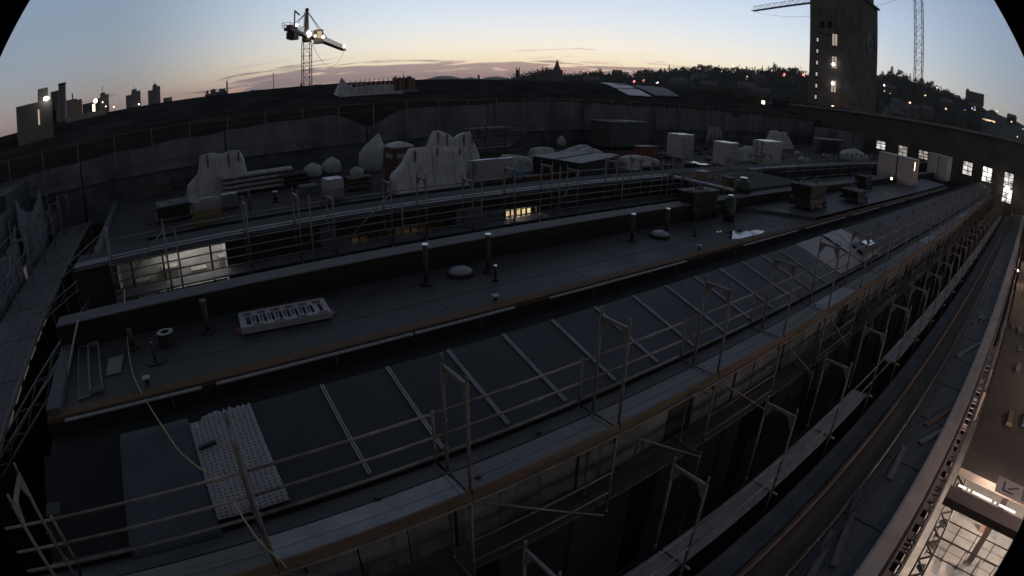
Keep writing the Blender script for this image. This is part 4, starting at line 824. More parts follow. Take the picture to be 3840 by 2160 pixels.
for k in range(10): a = -16 + k * 10.2; MB().tube((a, 37.2, -1.05), (a + 10.2, 37.2, -1.05), .055, n=6).build('top_rail', M_orr, sN)
MB().tube((-16, 37.1, -1.55), (86, 37.1, -1.5), .035).build('guardrail', M_orr, sN)
for k in range(40):
    x = -15.9 + k * 2.57; MB().tube((x, 36.93, -6.0), (x, 36.93, -.95 - (.1 if k % 3 else 0)), .03, n=6).build('standard', M_sc, sN)
for z in (-3.1, -4.4): MB().tube((-16, 36.8, z), (86, 36.8, z), .022).build('net_tie_rail', M_sc, sN)
hall = empty('hall_building', (30, 60, -18), 'very large dark roofed hall behind the netted scaffold', 'building')
m = MB()
def hroof(x, t):  # cross section
    zr = .86 + .10 * noise.noise(Vector((x * .05, 2, 0))); return (38.2 + t * 22, -1.25 + (zr + 1.25) * (1 - (1 - t) ** 1.5))
R = [[(x, *hroof(x, t / 10)) for x in [-30 + 5 * i for i in range(26)]] for t in range(11)]
R.append([(x, 90, -4) for x in [-30 + 5 * i for i in range(26)]])
m.rings(R, cap_top=False, close=False); m.build('roof', mat('dark hall roof', (.046, .046, .046), .95, var=.45, scale=.3, bump=.3, spec=0.0), hall)
MB().box((-30, 38.2, -18), (95, 38.5, -1.25)).build('wall', M_dark, hall)
def hz_(x, y):
    t = (y - 38.2) / 22; return hroof(x, t)[1]
def hallpt(p):
    v = d(*p); best = None; t = 38.3 / v.y
    while v.y * t < 60:
        q = v * t
        if hz_(q.x, q.y) >= q.z: return q
        t += .2 / v.y
    q = v * (59.8 / v.y); q.z = hz_(q.x, q.y); return q
def rsheet(px, m_, label, name='roof_tarpaulin', cat='tarpaulin', gr=None, dz=.12):
    pts = [hallpt(p) for p in px]; n = 10; R = []
    for i in range(n + 1):
        a = pts[0].lerp(pts[3], i / n); b = pts[1].lerp(pts[2], i / n); R.append([(q.x, q.y, hz_(q.x, q.y) + dz + .06 * noise.noise(Vector((q.x, q.y, 3)))) for q in [a.lerp(b, j / n) for j in range(n + 1)]])
    o = MB().rings(R, cap_top=False, close=False).build(name, m_); tag(o, label, cat, gr); md = o.modifiers.new('s', 'SOLIDIFY'); md.thickness = .06; return o
c3 = lambda x, y: (1920 + x * .3727, y * .3727)
c2 = lambda x, y: (960 + x * .3727, y * .3727)
c4 = lambda x, y: (2880 + x * .3727, y * .3727)
rsheet([c3(895, 842), c3(1120, 842), c3(1250, 905), c3(1050, 905)], M_whited, 'pale sheet on the dark hall roof with two bright slots, upper left of three', gr='pale sheets on the dark roof')
rsheet([c3(1060, 912), c3(1270, 912), c3(1410, 988), c3(1180, 975)], M_whited, 'pale sheet on the dark hall roof, the lowest of three', gr='pale sheets on the dark roof')
rsheet([c3(1200, 868), c3(1500, 888), c3(1685, 985), c3(1440, 980)], M_sheet, 'duller grey sheet on the dark hall roof, right one of three', gr='pale sheets on the dark roof')
q = hallpt(c3(1070, 860)); e = empty('roof_light', q, 'twin narrow bright roof window on the pale sheet', 'roof window')
for k in range(2): addp(e, 'pane', MB().box((-.5 + .8 * k, -.7, .25), (-.1 + .8 * k, .7, .32)), M_skyl); addp(e, 'frame', MB().box((-.55 + .8 * k, -.75, .1), (-.05 + .8 * k, .75, .25)), M_blackp)
# tented work with striped boards on the hall roof
YR = hallpt((1400, 352)).y; a = ony((1320, 345), YR); b = ony((1480, 345), YR); tz = lambda p: ony(p, YR).z
e = empty('weather_tent', (a.x, YR, tz((1400, 352))), 'long pale weather tent with red striped boards and pointed left end', 'tent')
zb = 0; m = MB(); n = 30
zt = lambda t: tz((1400, 312 - 6 * math.sin(min(t * 1.6, 1) * PI / 2))) - tz((1400, 352))
W_ = b.x - a.x
R = [[(W_ * i / n, 0 + .0, 0) for i in range(n + 1)], [(W_ * i / n, .1 + .06 * math.sin(i * 3), zt(i / n) * .62) for i in range(n + 1)], [(W_ * i / n, .9, zt(i / n)) for i in range(n + 1)], [(W_ * i / n, 3.5, 0) for i in range(n + 1)]]
addp(e, 'sheet', m.rings(R, smooth=False, cap_top=False, close=False), M_white)
for k in range(9):
    t = (k + .5) / 9; addp(e, 'striped_board', MB().box((W_ * t - .16, .02, zt(t) * .72), (W_ * t + .16, .10, zt(t) * .98)), mat('dull red board', (.15, .06, .05), .7))
    addp(e, 'tent_pole', MB().tube((W_ * t, .9, 0), (W_ * t, .9, zt(t) + .28), .03), M_steelp)
pk = tz((1309, 290)) - tz((1400, 352)); addp(e, 'pointed_sheet', MB().hexa([(-1.3, 0, 0), (.4, 0, 0), (.4, 1.2, 0), (-1.3, 1.2, 0), (-.75, .5, pk), (-.68, .5, pk), (-.68, .56, pk), (-.75, .56, pk)]), M_white)
b2_ = ony((1558, 345), YR); W2 = b2_.x - b.x; e = empty('material_pile', (b.x + .1, YR, tz((1400, 352))), 'pile of stacked orange brown formwork posts right of the pale weather tent', 'pile')
for k in range(14):
    x = W2 * k / 14; addp(e, 'formwork_post', MB().box((x, rnd.uniform(0, .4), 0), (x + .12, .5 + rnd.uniform(0, .3), 1.35 + rnd.uniform(-.2, .12))), M_yel if k % 3 == 1 else mat('dull red board', (.1, .1, .1)) if k % 3 else M_sheet)
addp(e, 'base_board', MB().box((0, -.2, 0), (W2, 1, .25)), M_sheet)
e = empty('roof_tarpaulin_edge', (a.x - 1.5, YR - .8, tz((1400, 352)) - .35), 'grey sheet edge lying in front of the weather tent', 'sheet'); addp(e, 'sheet', MB().hexa([(0, 0, 0), (W_ + W2, 0, .25), (W_ + W2, .5, .3), (.8, .5, 0.05), (0, 0, .3), (W_ + W2, 0, .40), (W_ + W2, .5, .5), (.8, .5, .4)]), M_whited)

# ------------------------------------------------------------------ right wing with lit windows, tower
XR = 90.0
rw = empty('right_wing_building', (XR, 20, -18), 'dark stone wing closing the roof at the far right with tall lit muntin windows', 'building')
m = MB()
topz = lambda y: .62 + max(0, (44 - y)) * .040
for i in range(16):
    ya, yb_ = -34 + i * 5.0, -29 + i * 5.0
    m.hexa([(XR, ya, -18), (XR + 14, ya, -18), (XR + 14, yb_, -18), (XR, yb_, -18), (XR, ya, topz(ya)), (XR + 14, ya, topz(ya)), (XR + 14, yb_, topz(yb_)), (XR, yb_, topz(yb_))])
m.build('wall', mat('dark stone wing wall', (.085, .078, .070), .9, var=.4, scale=.35, bump=.4), rw)
MB().hexa([(XR - .5, -34, topz(-34) - .1), (XR + .3, -34, topz(-34) - .1), (XR + .3, 44, topz(44) - .1), (XR - .5, 44, topz(44) - .1), (XR - .5, -34, topz(-34) + .25), (XR + .3, -34, topz(-34) + .25), (XR + .3, 44, topz(44) + .25), (XR - .5, 44, topz(44) + .25)]).build('cornice', mat('pale stone cornice', (.26, .25, .24), .9, var=.3), rw)
G_win = glow('cool window light', (1, .95, .88), .7, 1.3); G_winb = glow('bright window light', (1, .96, .90), 1.5, 1.1); G_wind = glow('dim window light', (1, .92, .80), .35, 1.6)
def rwin(yc, za, zb, w, g, lab=None, tilt=0, nv=3, nh=3):
    f = MB(); x = XR - .06
    for i in range(nv + 1): y = yc - w / 2 + w * i / nv; f.box((x - .06, y - .05, za), (x + .05, y + .05, zb))
    for i in range(nh + 1): z = za + (zb - za) * i / nh; f.box((x - .055, yc - w / 2, z - .05), (x + .045, yc + w / 2, z + .05))
    o = f.build('window', M_blackp, rw); p = MB().poly([(x + .02, yc - w / 2, za), (x + .02, yc + w / 2, za), (x + .02, yc + w / 2, zb), (x + .02, yc - w / 2, zb)]).build('pane', g); p.parent = o; p.matrix_parent_inverse = o.matrix_world.inverted()
    if lab: tag(o, lab)
for yc, za, zb, g in ((26.7, -4.0, -2.65, G_win), (22.75, -4.25, -2.65, G_wind), (19.1, -4.0, -2.65, G_wind), (11.25, -4.6, -2.6, G_win), (7.8, -4.8, -2.6, G_winb), (4.0, -4.65, -2.5, G_win), (3.9, -6.9, -4.8, G_winb)): rwin(yc, za, zb, 1.65, g, nv=2)
for yc in (30.7, 34.7, .1, -3.8, -7.7): rwin(yc, -4.2, -2.65, 1.65, M_blackp)
p = MB().ball((XR - .8, 4.0, -4.85), .45).build('window_lamp', G_lamp, rw); p = MB().ball((XR - 1.5, .15, -6.4), .30).build('wall_lamp', G_warm, rw)
p = MB().box((XR - 1.4, 8.0, -9), (XR, 13, -5.9)).build('annex', M_dark, rw)
tw = empty('tower_building', (100, 39.7, -18), 'massive square stone station tower with clock, balcony and small lit stair windows', 'tower')
TX, TYa, TYb, TXb = 100.0, 34.15, 45.45, 108.7
MB().box((TX, TYa, -18), (TXb, TYb, 22.9)).build('wall', mat('tower limestone', (.165, .155, .145), .95, var=.30, scale=.45, bump=.9, bscale=2.5), tw)
MB().box((TX + .6, TYa + .6, 22.9), (TXb - .6, TYb - .6, 30)).build('upper_storey', MATS['tower limestone'], tw)
MB().box((TX - .1, TYa - .45, 22.3), (TXb + .3, TYb + .3, 22.6)).build('cornice', MATS['tower limestone'], tw)
m = MB()
for i in range(12):
    if i % 2 == 0: m.box((TX - .15, TYa + .8 * i + 1.2, 16.2), (TX, TYa + .8 * i + 1.7, 20.2))
m.build('pilaster', MATS['tower limestone'], tw)
MB().box((TX - .5, 39.6, 15.2), (TX, 43.6, 15.45)).box((TX - .5, 39.6, 15.45), (TX - .4, 43.6, 16.2)).build('balcony', M_stone, tw)
MB().poly([(TX - .02, 40, 15.5), (TX - .02, 43.2, 15.5), (TX - .02, 43.2, 17.6), (TX - .02, 40, 17.6)]).build('balcony_opening', M_black, tw)
MB().box((104.0, TYa - .4, 14.2), (106.8, TYa, 14.45)).build('balcony', M_stone, tw)
MB().poly([(103.6, TYa - .02, 14.5), (106.6, TYa - .02, 14.5), (106.6, TYa - .02, 16.6), (103.6, TYa - .02, 16.6)]).build('balcony_opening', M_black, tw)
def onplane_x(p): return onx(p, TX)
G_st = glow('stair window light', (1, .86, .66), .5); G_stw = glow('tower window light', (1, .80, .62), .4)
for (px, py) in ((500, 400), (498, 513), (495, 630), (490, 745), (487, 862), (481, 975)):
    q = onplane_x(c4(px, py)); o = MB().box((TX - .05, q.y - .32, q.z - .62), (TX + .02, q.y + .32, q.z + .62)).build('stair_window', M_blackp, tw); g_ = MB().poly([(TX - .06, q.y - .17, q.z - .34), (TX - .06, q.y + .17, q.z - .34), (TX - .06, q.y + .17, q.z + .34), (TX - .06, q.y - .17, q.z + .34)]).build('pane', G_st); g_.parent = o; g_.matrix_parent_inverse = o.matrix_world.inverted()
for (px, py, hh, g, lampy) in ((673, 398, 1.15, G_stw, None), (668, 628, 1.1, G_stw, 650), (661, 868, 1.1, G_stw, 842)):
    q = onplane_x(c4(px, py)); o = MB().box((TX - .05, q.y - .6, q.z - hh - .1), (TX + .02, q.y + .6, q.z + hh + .1)).build('window', M_blackp, tw)
    for s in (-1, 1): g_ = MB().poly([(TX - .06, q.y + s * .28 - .22, q.z - hh), (TX - .06, q.y + s * .28 + .22, q.z - hh), (TX - .06, q.y + s * .28 + .22, q.z + hh), (TX - .06, q.y + s * .28 - .22, q.z + hh)]).build('pane', g); g_.parent = o; g_.matrix_parent_inverse = o.matrix_world.inverted()
    if lampy: q = onplane_x(c4(px, lampy)); MB().ball((TX - .5, q.y, q.z), .30).build('floodlight', G_lamp, tw)
q = onx(c4(650, 1085), 97); MB().ball(q, .42).build('floodlight', G_warm, tw)
q = ony(c4(1022, 440), TYa - .03); cx, cz = q.x, q.z
clk = MB(); clk.tube((cx, TYa - .12, cz), (cx, TYa, cz), 2.1, n=28, smooth=False); ck = clk.build('clock', mat('clock face', (.13, .13, .14), .6, var=.2), tw)
for k in range(12):
    a = k * PI / 6; m = MB().bar((cx + 1.6 * math.sin(a), TYa - .14, cz + 1.6 * math.cos(a)), (cx + 2.0 * math.sin(a), TYa - .14, cz + 2.0 * math.cos(a)), .18, .04, (0, 1, 0))
    o = m.build('hour_mark', mat('clock marks', (.25, .25, .26), .5)); o.parent = ck
m = MB().bar((cx, TYa - .17, cz + .4), (cx, TYa - .17, cz - 1.6), .22, .04, (0, 1, 0)).bar((cx - .1, TYa - .17, cz), (cx + .55, TYa - .17, cz + .9), .26, .04, (0, 1, 0)); o = m.build('clock_hand', M_blackp); o.parent = ck
tb2 = empty('tower_annex_building', (97, 40, -18), 'low pale roofed annex with parapet at the foot of the station tower', 'building')
MB().hexa([(92, 33, -18), (99, 33, -18), (99, 49, -18), (92, 49, -18), (92, 33, 1.2), (99, 33, 1.2), (99, 49, 1.7), (92, 49, 1.7)]).build('wall', M_dark, tb2)
MB().box((91.8, 33, 1.2), (92.2, 49, 1.5)).build('parapet', mat('pale parapet', (.10, .095, .09), .8), tb2)

# ------------------------------------------------------------------ left wing with lit sheeting
lw = empty('left_wing_building', (-9, 20, -18), 'left wing behind the dim scaffold with softly lit sheeting', 'building')
MB().box((-14, 2, -18), (-9.2, 36, -6.2)).box((-14, 30, -6.2), (-9.2, 36, -2.5)).build('wall', M_dark, lw)
G_shl = mat('backlit sheeting', (.30, .27, .24), .7, var=.4, scale=.9, stretch=(1, 1, .2), emit=(1, .84, .72), est=.07)
for k in range(6):
    a = 20.5 + k * 2.3; MB().box((-9.1, a, -10.5), (-9.05, a + 1.9, -6.6 + .3 * (k % 2))).build('lit_sheet', G_shl, lw)
    MB().box((-9.0, a - .35, -12), (-8.9, a - .25, -5.8)).build('post', M_blackp, lw)
R = []
for k in range(14): t = k / 13; R.append([(-9.0 + .25 * noise.noise(Vector((i * .6, t * 2, 1))) + (.5 * (1 - t)), 24 + i * .45, -3.0 - 4.2 * t) for i in range(12)])
MB().rings(R, cap_top=False, close=False).build('hanging_sheet', M_net, lw)
for sd, (ya_, yb__, zt_a, zb_a) in enumerate(((27.0, 33.5, -2.6, -7.5), (20.5, 26.4, -3.6, -7.2))):
    R = []
    for k in range(14):
        t = k / 13; R.append([(-7.75 + .22 * noise.noise(Vector((i * .5, t * 3, sd))), ya_ + (yb__ - ya_) * i / 20, (zt_a - 1.1 * math.sin(PI * i / 20) * (1 - sd * .3)) * (1 - t) + zb_a * t) for i in range(21)])
    MB().rings(R, cap_top=False, close=False).build('hanging_net', M_net, lw)

# ------------------------------------------------------------------ camera side: stacked decks, ledge, pit with lit hall
cs = empty('hall_wall_building', (20, 1, -18), 'near wall top with pinkish concrete ledge and brown boards beside the lit hall pit', 'building')
def lpart(mb, n, m_, lb=None): return tag(mb.build(n, m_, cs), lb)
z0 = -7.72
lpart(MB().box((-4, 2.15, -18), (88, 2.6, z0 - .1)), 'wall', M_dark)
lpart(MB().box((-4, 2.65, z0 - .05), (80, 3.14, z0)), 'metal_sill', mat('dark blue sheet sill', (.085, .09, .10), .8, spec=.2, var=.35, scale=1, bump=.3))
lpart(MB().hexa([(-4, 2.48, z0 - .05), (80, 2.48, z0 - .05), (80, 2.64, z0 - .05), (-4, 2.64, z0 - .05), (-4, 2.45, z0 + .10), (80, 2.45, z0 + .10), (80, 2.5, z0 + .12), (-4, 2.5, z0 + .12)]), 'kerb_board', M_toe)
lpart(MB().box((-4, 1.95, z0 - .12), (80, 2.46, z0 - .02)), 'walk_board', mat('dark brown walk board', (.06, .05, .045), .85, var=.5, scale=1.2, stretch=(.3, 2, 1), bump=.4))
lpart(MB().tube((-4, 1.9, z0 + .02), (80, 1.9, z0 + .02), .04).tube((-4, 1.6, z0 + .0), (60, 1.7, z0 + .0), .03), 'brown_pipe', mat('brown lagged pipe', (.075, .058, .05), .8, var=.4))
lpart(MB().box((-4, .74, z0 - .2), (88, 1.85, z0 - .08)), 'dark_roof', mat('dark bitumen slab', (.040, .046, .052), .7, var=.4, scale=1.1, bump=.3))
for k in range(26): lpart(MB().box((1.5 + k * 2.9, .76, z0 - .08), (1.56 + k * 2.9, 1.84, z0 - .06)), 'slab_joint', M_blackp)
lpart(MB().box((-4, .68, z0 - .1), (88, .73, z0 + .01)), 'metal_flashing', M_galv)
lpart(MB().box((-4, .29, z0 - .5), (88, .675, z0)), 'concrete_ledge', mat('pinkish concrete ledge', (.46, .36, .32), .85, var=.2, scale=1.5, bump=.4))
lpart(MB().box((-4, .20, z0 - .45), (88, .285, z0 - .3)), 'shadow_gap', M_blackp)
x = 5.0; rr = random.Random(3)
while x < 26:
    w = rr.choice((.06, .1, .16, .3)); lpart(MB().box((x, -.08, z0 - .42), (x + w, .17, z0 - .38)), 'cage_rung', mat('pink grey cage steel', (.30, .22, .20), .6, metal=.2, var=.3)); x += w + rr.choice((.08, .12, .35))
lpart(MB().box((2, .15, z0 - .46), (60, .20, z0 - .3)).box((2, -.14, z0 - .46), (60, -.09, z0 - .3)), 'cage_rail', MATS['pink grey cage steel'])
lpart(MB().box((2, -.1, -11), (60, -.04, z0 - 1.6)), 'cage_wall', mat('dark cage wall', (.07, .05, .045), .8, var=.5, scale=2))
for k in range(8): lpart(MB().box((21 + .2 * k + (2.4 * k), -.25, -9.5), (21.3 + .2 * k + 2.4 * k, -.11, -8.3)), 'junction_box', mat('junction box', (.2, .15, .12), .6))
# the pit and its lit concrete floor
ZP = -16.0
pit = empty('hall_pit', (20, -8, ZP), 'pit', 'hall floor'); pit['kind'] = 'structure'; del pit['label']; del pit['category']
def ppart(mb, n, m_): return mb.build(n, m_, pit)
ppart(MB().box((8, -14, ZP - .4), (60, .0, ZP)), 'floor', mat('pale dusty concrete floor', (.46, .42, .38), .75, var=.3, scale=.6, bump=.2))
m = MB()
for k in range(9): m.poly([(rr.uniform(17, 25), rr.uniform(-5, -.6), ZP + .006 + .001 * k)] * 1 + []) if False else None
for k in range(7):
    x, y = rr.uniform(17, 26), rr.uniform(-5.5, -1); w, h = rr.uniform(.8, 2.4), rr.uniform(.3, 1.0); m.poly([(x, y, ZP + .006 + .002 * k), (x + w, y + .1, ZP + .006 + .002 * k), (x + w * .9, y + h, ZP + .006 + .002 * k), (x + .1, y + h * .8, ZP + .006 + .002 * k)])
ppart(m, 'floor_stain', mat('floor stain', (.30, .31, .31), .7, var=.4, scale=2))
bm_ = empty('steel_beam', (14.9, -.3, -9.1), 'wide dark steel beam crossing the pit with light tubes on its upper side', 'beam'); addp(bm_, 'beam', MB().box((-.25, -7, -.25), (.25, 0, .05)), mat('brown steel beam', (.10, .075, .065), .6, metal=.2, var=.3)); addp(bm_, 'flange', MB().box((-.35, -7, .05), (.35, 0, .09)), MATS['brown steel beam'])
G_tube = glow('warm light tube', (1, .82, .70), 1.8)
for a_, b_ in ((-.55, -.25), (-.7, -.62), (-1.55, -.8), (-1.72, -1.66), (-2.5, -1.85), (-4.3, -2.9)): addp(bm_, 'light_tube', MB().box((.52, a_, .05), (.57, b_, .10)), G_tube)
sg = empty('sign_board', (16.1, -3.1, -9.05), 'pale board with a black corner arrow mark and a framed letter above the light tubes', 'sign')
addp(sg, 'board', MB().box((0, -1.6, -.02), (.95, 1.25, .02)), mat('pale sign board', (.42, .34, .31), .7, var=.15))
for n_, mm_ in (('arrow_mark', MB().box((.18, .55, .022), (.26, 1.0, .03)).box((.18, .92, .022), (.75, 1.0, .03)).bar((.38, .78, .026), (.72, .38, .026), .08, .008)), ('framed_letter', MB().box((.12, -.35, .022), (.80, -.27, .03)).box((.12, .10, .022), (.80, .18, .03)).box((.12, -.27, .022), (.2, .1, .03)).box((.35, -.17, .022), (.72, -.11, .03)).box((.35, .0, .022), (.72, .06, .03)).box((.32, -.17, .022), (.38, .06, .03)))): addp(sg, n_, mm_, M_blackp)
def column(x, y, w, label, zt=-9.4):
    e = empty('steel_column', (x, y, ZP), label, 'column', 'steel columns of the pit'); addp(e, 'shaft', MB().box((-w, -w, 0), (w, w, zt - ZP)), MATS['brown steel beam']); addp(e, 'foot_plate', MB().box((-.3, -.3, 0), (.3, .3, .03)), M_galv); return e
for x, y, l in ((21.9, -3.2, 'wide dark steel column standing on the lit floor'),): column(x, y, .14, l, -9.3)
# lattice mast lying beside the lit floor
lm = empty('lattice_girder', (21, -.55, -10), 'dark zigzag lattice girder along the left side of the lit floor', 'girder'); m = MB(); ya, yb_ = -.72, -.5
m.tube((-11, .1, 0), (5, .1, 0), .03).tube((-11, -.25, 0), (5, -.25, 0), .03)
for k in range(40): x = -11 + k * .4; m.bar((x, .1 if k % 2 else -.25, 0), (x + .4, -.25 if k % 2 else .1, 0), .05)
for k in range(14): x = -11 + k * 1.14; m.hexa([(x, -.2, -.01), (x + .5, -.2, -.01), (x + .3, .05, -.01), (x + .2, .05, -.01), (x, -.2, .01), (x + .5, -.2, .01), (x + .3, .05, .01), (x + .2, .05, .01)])
addp(lm, 'lattice', m, M_blackp)
def fence(x, ya, yb_, label):
    e = empty('mesh_fence', (x, (ya + yb_) / 2, ZP), label, 'fence', 'fences on the lit floor'); w = abs(yb_ - ya) / 2; m = MB(); m.tube((0, -w, 1.1), (0, w, 1.1), .03).tube((0, -w, .15), (0, w, .15), .03)
    addp(e, 'rail', m, M_blackp); n = int(w * 2 / 1.1) + 1
    for k in range(n + 1): addp(e, 'post', MB().tube((0, -w + 2 * w * k / n, 0), (0, -w + 2 * w * k / n, 1.15), .025), M_blackp)
    addp(e, 'mesh_panel', MB().tube((0, -w, .65), (0, w, .65), .012), M_steelp); return e
fence(22.4, -.9, -5.0, 'fence with thin rails across the middle of the lit floor'); fence(21.0, -.9, -4.4, 'fence nearer to the rungs on the lit floor'); fence(19.6, -5.2, -8.2, 'short fence at the right edge of the lit floor')
wb = empty('warning_board', (24.4, -3.35, ZP), 'leaning orange lit warning board with red and white chevrons on the pit floor', 'warning board')
addp(wb, 'board', MB().hexa([(0, -.25, 0), (.05, -.25, 0), (.05, .25, 0), (0, .25, 0), (.35, -.25, 1.2), (.4, -.25, 1.2), (.4, .25, 1.2), (.35, .25, 1.2)]), mat('peach lit board', (.6, .38, .28), .6))
m = MB()
for k in range(4): z = .12 + k * .26; m.hexa([(z * .29 - .02, -.22, z), (z * .29 - .02, 0, z + .12), (z * .29 - .02, 0, z + .2), (z * .29 - .02, -.22, z + .08), (z * .29 - .03, -.22, z), (z * .29 - .03, 0, z + .12), (z * .29 - .03, 0, z + .2), (z * .29 - .03, -.22, z + .08)])
addp(wb, 'chevron', m, M_red)
# dark platform with brownish clutter beyond the beam
dp_ = empty('pit_platform', (26, -5, -9.6), 'dark cluttered platform beyond the beam of the pit', 'platform')
addp(dp_, 'slab', MB().box((-8.5, -9, -.3), (34, 4.6, 0)), mat('dark dusty slab', (.075, .056, .045), .9, var=.5, scale=.9, bump=.3))
for k in range(44):
    x, y = rr.uniform(-7, 22), rr.uniform(-2, 4.2); w = rr.uniform(.2, 1.3); e = empty('rubble_item', (26 + x, -5 + y, -9.6), 'loose brownish timber or carton lying on the dark pit platform', 'rubble', 'loose items on the pit platform'); addp(e, 'piece', MB().hexa([(0, 0, 0), (w, .05, 0), (w, .35, 0), (0, .3, 0), (.02, .02, .15), (w * .9, .07, .22), (w * .9, .3, .2), (.05, .28, .15)]), rr.choice((M_toe, M_card, M_sheet, M_steelp)))
for (lx, ly, lz, p_, col) in ((16.3, -2.2, -9.6, 900, (1, .82, .70)), (24.5, -4.5, -11.5, 700, (1, .86, .76)), (19.5, -1.9, -10.5, 260, (1, .8, .68))):
    l = bpy.data.lights.new('hall_lamp', 'POINT'); l.energy = p_; l.color = col; l.shadow_soft_size = .25; o = bpy.data.objects.new('hall_lamp', l); SC.collection.objects.link(o); o.location = (lx, ly, lz)

for p_, lb in (((3815, 940), 'row of small warm lamps under the ledge at the right edge, upper one'), ((3817, 1015), 'small warm lamp under the ledge at the right edge, lower one')):
    v = d(*p_); q = v * (-8.6 / v.z) if p_[1] > 1000 else v * (-8.6 / v.z); e = empty('ledge_lamp', q, lb, 'lamp', 'ledge lamps'); addp(e, 'bulb', MB().ball((0, 0, 0), .09), G_lamp); addp(e, 'bracket', MB().bar((0, 0, 0), (0, .4, .1), .04), M_steelp)
    l = bpy.data.lights.new('ledge_lamp_light', 'POINT'); l.energy = 60; l.color = (1, .72, .5); l.shadow_soft_size = .1; o = bpy.data.objects.new('ledge_lamp_light', l); SC.collection.objects.link(o); o.location = q + Vector((-.2, -.25, .15))

r = random.Random(9)
def litter(x, y, z, lb, grp, kind):
    e = empty(kind, (x, y, z), lb, kind.replace('_', ' '), grp, rz=r.uniform(-.4, .4)); return e
for k in range(9):
    x = r.uniform(3, 30); e = litter(x, r.uniform(1.0, 1.6), z0 - .08, 'loose weathered plank lying on the dark slabs below the scaffold', 'planks on the dark slabs', 'loose_plank'); L_ = r.uniform(1.2, 3); addp(e, 'board', MB().box((0, 0, .005), (L_, .16, .05)), r.choice((M_timber, M_deckd, M_steelp)))
for k in range(8):
    x = r.uniform(2, 26); e = litter(x, r.uniform(5.7, 6.3), -5.70, 'small dark clod of dirt on the near scaffold deck', 'dirt clods on the near deck', 'dirt_clod'); addp(e, 'clod', MB().ball((0, 0, .015), .05, 8, 5, (1.4, 1, .35), .5, k), M_blackp)

for k, (lx, ly, lz, en_) in enumerate(((27.0, -6.0, -6.4, 420), (42.0, -5.0, -6.4, 500), (58.0, -4.0, -6.9, 380), (13.5, -3.8, -5.9, 230))):
    e = empty('pendant_lamp', (lx, ly, lz), 'warm pendant lamp hanging over the dark pit platform', 'lamp', 'pendant lamps over the pit'); addp(e, 'bulb', MB().ball((0, 0, 0), .07), G_warm); addp(e, 'shade', MB().rings([[(q * math.cos(a * PI / 6), q * math.sin(a * PI / 6), z) for a in range(12)] for q, z in ((.16, .05), (.05, .16))]), M_blackp)
    l = bpy.data.lights.new('pendant_light', 'POINT'); l.energy = en_; l.color = (1, .74, .60); l.shadow_soft_size = .08; o = bpy.data.objects.new('pendant_light', l); SC.collection.objects.link(o); o.location = (lx, ly, lz - .12)
# ------------------------------------------------------------------ cranes
def lattice(mb, a, b, w, n, up_=(0, 0, 1), r=.05, tri=False):
    a = Vector(a); b = Vector(b); t = (b - a).normalized(); u = t.cross(Vector(up_))
    if u.length < 1e-3: u = Vector((1, 0, 0))
    u.normalize(); v = u.cross(t)
    C = [(-.5, -.5), (.5, -.5), (.5, .5), (-.5, .5)] if not tri else [(-.5, -.5), (.5, -.5), (0, .5)]
    pt = lambda k, c: a.lerp(b, k / n) + u * (C[c][0] * w) + v * (C[c][1] * w * (1 if not tri else 1.0))
    m_ = len(C)
    for c in range(m_): mb.bar(pt(0, c), pt(n, c), r * 2)
    for k in range(n):
        for c in range(m_):
            e = (c + 1) % m_
            if k % 2: mb.bar(pt(k, c), pt(k + 1, e), r)
            else: mb.bar(pt(k, e), pt(k + 1, c), r)
            mb.bar(pt(k, c), pt(k, e), r)
ca = Vector((31.8, 115.7, -18)); jd = Vector((23.2, 44.0, 0)).normalized(); jz = 12.2; pd = Vector((-jd.y, jd.x, 0))
cr = empty('tower_crane', ca, 'tower crane with glowing lamps and brown mast at the left of the skyline', 'crane')
def cpart(mb, n, m_, par=None):
    o = mb.build(n, m_, par or cr); return o
m = MB(); lattice(m, (ca.x, ca.y, -18), (ca.x, ca.y, 11.0), 1.75, 19, (0, 1, 0), .06); cpart(m, 'mast', M_crane)
m = MB(); m.rings([[(ca.x + q * math.cos(a * PI / 6), ca.y + q * math.sin(a * PI / 6), z) for a in range(12)] for q, z in ((.85, 10.9), (1.05, 11.2), (1.05, 11.8), (.7, 12.4))]); cpart(m, 'slewing_unit', mat('olive slewing unit', (.10, .085, .05), .6))
top = Vector((ca.x, ca.y, 17.9)); m = MB().tube((ca.x, ca.y, 12.2), top, .55, .32, n=8).ball(top, .45); cpart(m, 'tower_head', M_crane)
m = MB(); q = Vector((ca.x, ca.y, 0)) - jd * 1.1; lattice(m, (q.x, q.y, 12.6), (q.x, q.y, 17.4), .6, 6, (0, 1, 0), .035); cpart(m, 'ladder', M_craneg)
ja = Vector((ca.x, ca.y, jz + .8)) + jd * 3.0; jb = Vector((ca.x, ca.y, jz + .8)) + jd * 52
m = MB(); lattice(m, ja, jb, 1.5, 26, (0, 0, 1), .045, True); cpart(m, 'jib', M_craneg)
m = MB().bar(ja - Vector((0, 0, .75)), jb - Vector((0, 0, .75)), 1.3, .28); cpart(m, 'jib_walkway', mat('dark jib walkway', (.03, .025, .025), .8))
ra_ = Vector((ca.x, ca.y, jz)) - jd * .5; rb_ = Vector((ca.x, ca.y, jz)) - jd * 16.5
cpart(MB().bar(ra_, rb_, 1.3, .5), 'counter_jib', M_crane); cpart(MB().bar(rb_ + jd * 2.2 - Vector((0, 0, 1.0)), rb_ + jd * 6.0 - Vector((0, 0, 1.0)), 1.5, 1.3), 'counterweight', mat('grey ballast', (.09, .09, .09), .8))
m = MB()
